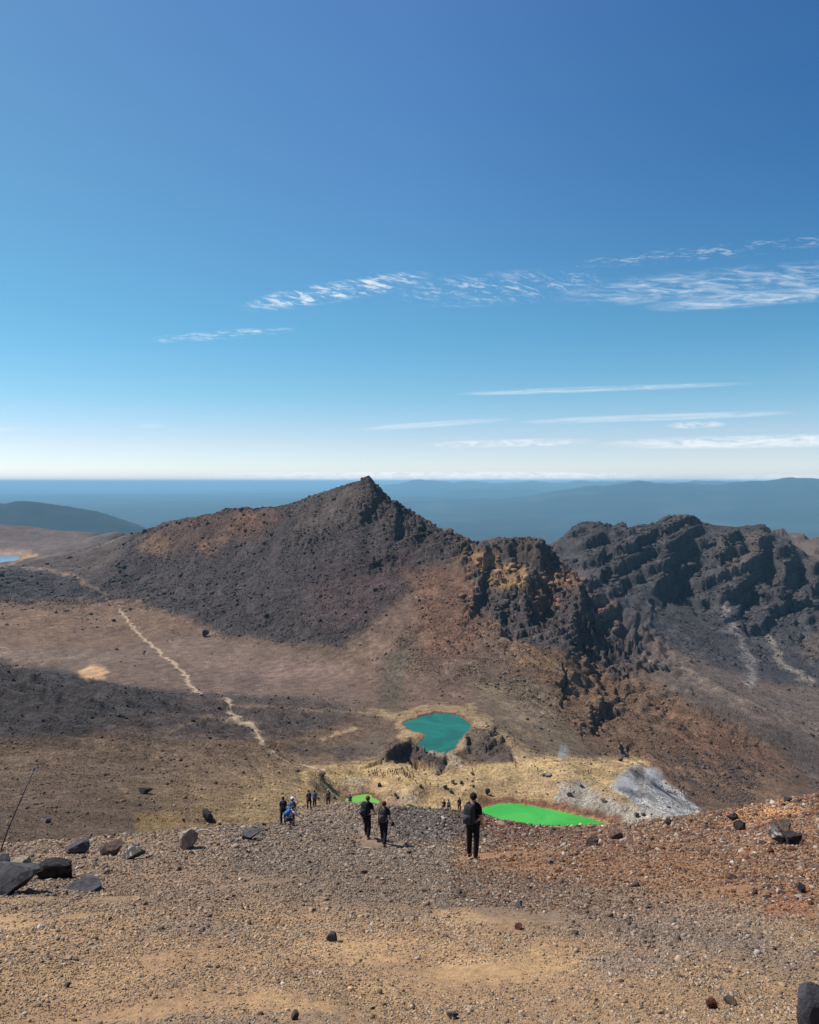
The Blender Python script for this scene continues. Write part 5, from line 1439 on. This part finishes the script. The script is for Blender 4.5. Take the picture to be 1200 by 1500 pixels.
# dark blocks lying on the yellow basin
blk = [(664, 1149, 6, 6, 'mottled'), (676, 1149, 5, 5, 'black'), (653, 1156, 8, 5, 'black'), (661, 1162, 6, 5, 'brown'), (714, 1164, 7, 8, 'black'), (582, 1170, 5, 4, 'black'), (579, 1166, 5, 4, 'charcoal'),
       (692, 1135, 6, 4, 'brown'), (556, 1153, 6, 5, 'black'), (616, 1154, 5, 4, 'black'), (694, 1154, 4, 4, 'black'), (804, 1138, 11, 4, 'mottled'), (835, 1167, 8, 5, 'black'), (853, 1154, 7, 4, 'black'), (884, 1176, 7, 6, 'brown'), (933, 1197, 8, 6, 'charcoal'), (943, 1195, 7, 4, 'charcoal'), (471, 1139, 12, 7, 'brown')]
names_ = ['grey speckled block on the crest left of the round black one', 'round black block on the yellow slope above the man in black', 'cluster of black blocks on the yellow slope near the red trousers', 'brown block just right of the black cluster',
          'tall black block on the slope above the green lake, left end', 'lower of two black blocks on the white patch', 'upper charcoal block on the white patch', 'brown block in the notch below the teal lake', 'black block below the left part of the crowd',
          'black block above the small pale hollow', 'small black block on the crest slope', 'long speckled slab on the pale crest path', 'black block at the upper edge of the grey patch', 'flat black block above the grey patch',
          'brown block between grey patch and white patch', 'charcoal block at the far tip of the green lake', 'flat charcoal block beside the tip of the green lake', 'brown outcrop block beside the path at the left end of the crest']
for i, ((u, v, w, h, m), n) in enumerate(zip(blk, names_)):
    boulder(u, v, w, h, m, n, seed=60 + i, y0=300, y1=460, rough=.1, group='dark blocks scattered over the yellow basin')

# ------------------------------------------------------------------ steam
def steam(u, v, wpx, hpx, y0, y1, dens, label, seed):
    p = hit(u, v, y0, y1); k = p.y / FPX
    m = bpy.data.materials.new('steam'); m.use_nodes = True
    t = NT(m.node_tree); t.n.clear()
    out = t.new('ShaderNodeOutputMaterial'); pv = t.new('ShaderNodeVolumePrincipled')
    pv.inputs['Color'].default_value = (.97, .97, .98, 1)
    tc = t.new('ShaderNodeTexCoord')
    n = t.noise(tc.outputs['Object'], 3.2 / (wpx * k), 5, .62, .6)
    g = t.new('ShaderNodeVectorMath', operation='LENGTH')
    mp = t.new('ShaderNodeMapping'); W = wpx * k / 2; H = hpx * k / 2
    mp.inputs['Scale'].default_value = (1 / W, 1 / (W * .7), 1 / H)
    t.l.new(tc.outputs['Object'], mp.inputs['Vector']); t.l.new(mp.outputs[0], g.inputs[0])
    fall = t.ramp(g.outputs['Value'], 1.0, .15)
    d = t.m('MULTIPLY', t.m('MULTIPLY', t.ramp(n, .38, .72), fall), dens)
    t.l.new(d, pv.inputs['Density']); t.l.new(pv.outputs[0], out.inputs['Volume'])
    bm = bmesh.new(); bmesh.ops.create_icosphere(bm, subdivisions=3, radius=1)
    bmesh.ops.scale(bm, vec=(W, W * .7, H), verts=bm.verts)
    me = bpy.data.meshes.new('steam'); bm.to_mesh(me); bm.free(); me.materials.append(m)
    o = bpy.data.objects.new('steam', me); COL.objects.link(o); o.location = p + Vector((0, 0, H * .6)); o['kind'] = 'stuff'
    o['label'] = label; o['category'] = 'steam'
    m.cycles.volume_step_rate = .5
steam(957, 1147, 36, 32, 340, 480, 1.5, 'dense white steam puff at the top of the white slope', 1)
steam(915, 1156, 46, 26, 330, 480, .8, 'thin steam drifting over the left of the white slope', 2)
steam(826, 1113, 22, 34, 380, 520, .9, 'small column of steam behind the yellow crest', 3)

# ------------------------------------------------------------------ air
def haze():
    zmax = float(Zg.max()) + 25
    for o in COL.objects:
        pass
    bm = bmesh.new()
    x0, x1, y0, y1, z0, z1 = -121000, 121000, -60, 125000, -1400, max(zmax, 75)
    vs = [bm.verts.new(c) for c in ((x0, y0, z0), (x1, y0, z0), (x1, y1, z0), (x0, y1, z0), (x0, y0, z1), (x1, y0, z1), (x1, y1, z1), (x0, y1, z1))]
    for f in ((0, 3, 2, 1), (4, 5, 6, 7), (0, 1, 5, 4), (1, 2, 6, 5), (2, 3, 7, 6), (3, 0, 4, 7)): bm.faces.new([vs[i] for i in f])
    me = bpy.data.meshes.new('haze'); bm.to_mesh(me); bm.free()
    m = bpy.data.materials.new('haze'); m.use_nodes = True
    t = NT(m.node_tree); t.n.clear()
    out = t.new('ShaderNodeOutputMaterial'); pv = t.new('ShaderNodeVolumePrincipled')
    pv.inputs['Color'].default_value = (.38, .74, 1.0, 1)
    pv.inputs['Density'].default_value = 3.3e-5
    pv.inputs['Anisotropy'].default_value = 0.0
    t.l.new(pv.outputs[0], out.inputs['Volume'])
    me.materials.append(m)
    o = bpy.data.objects.new('haze', me); COL.objects.link(o); o['kind'] = 'stuff'
haze()
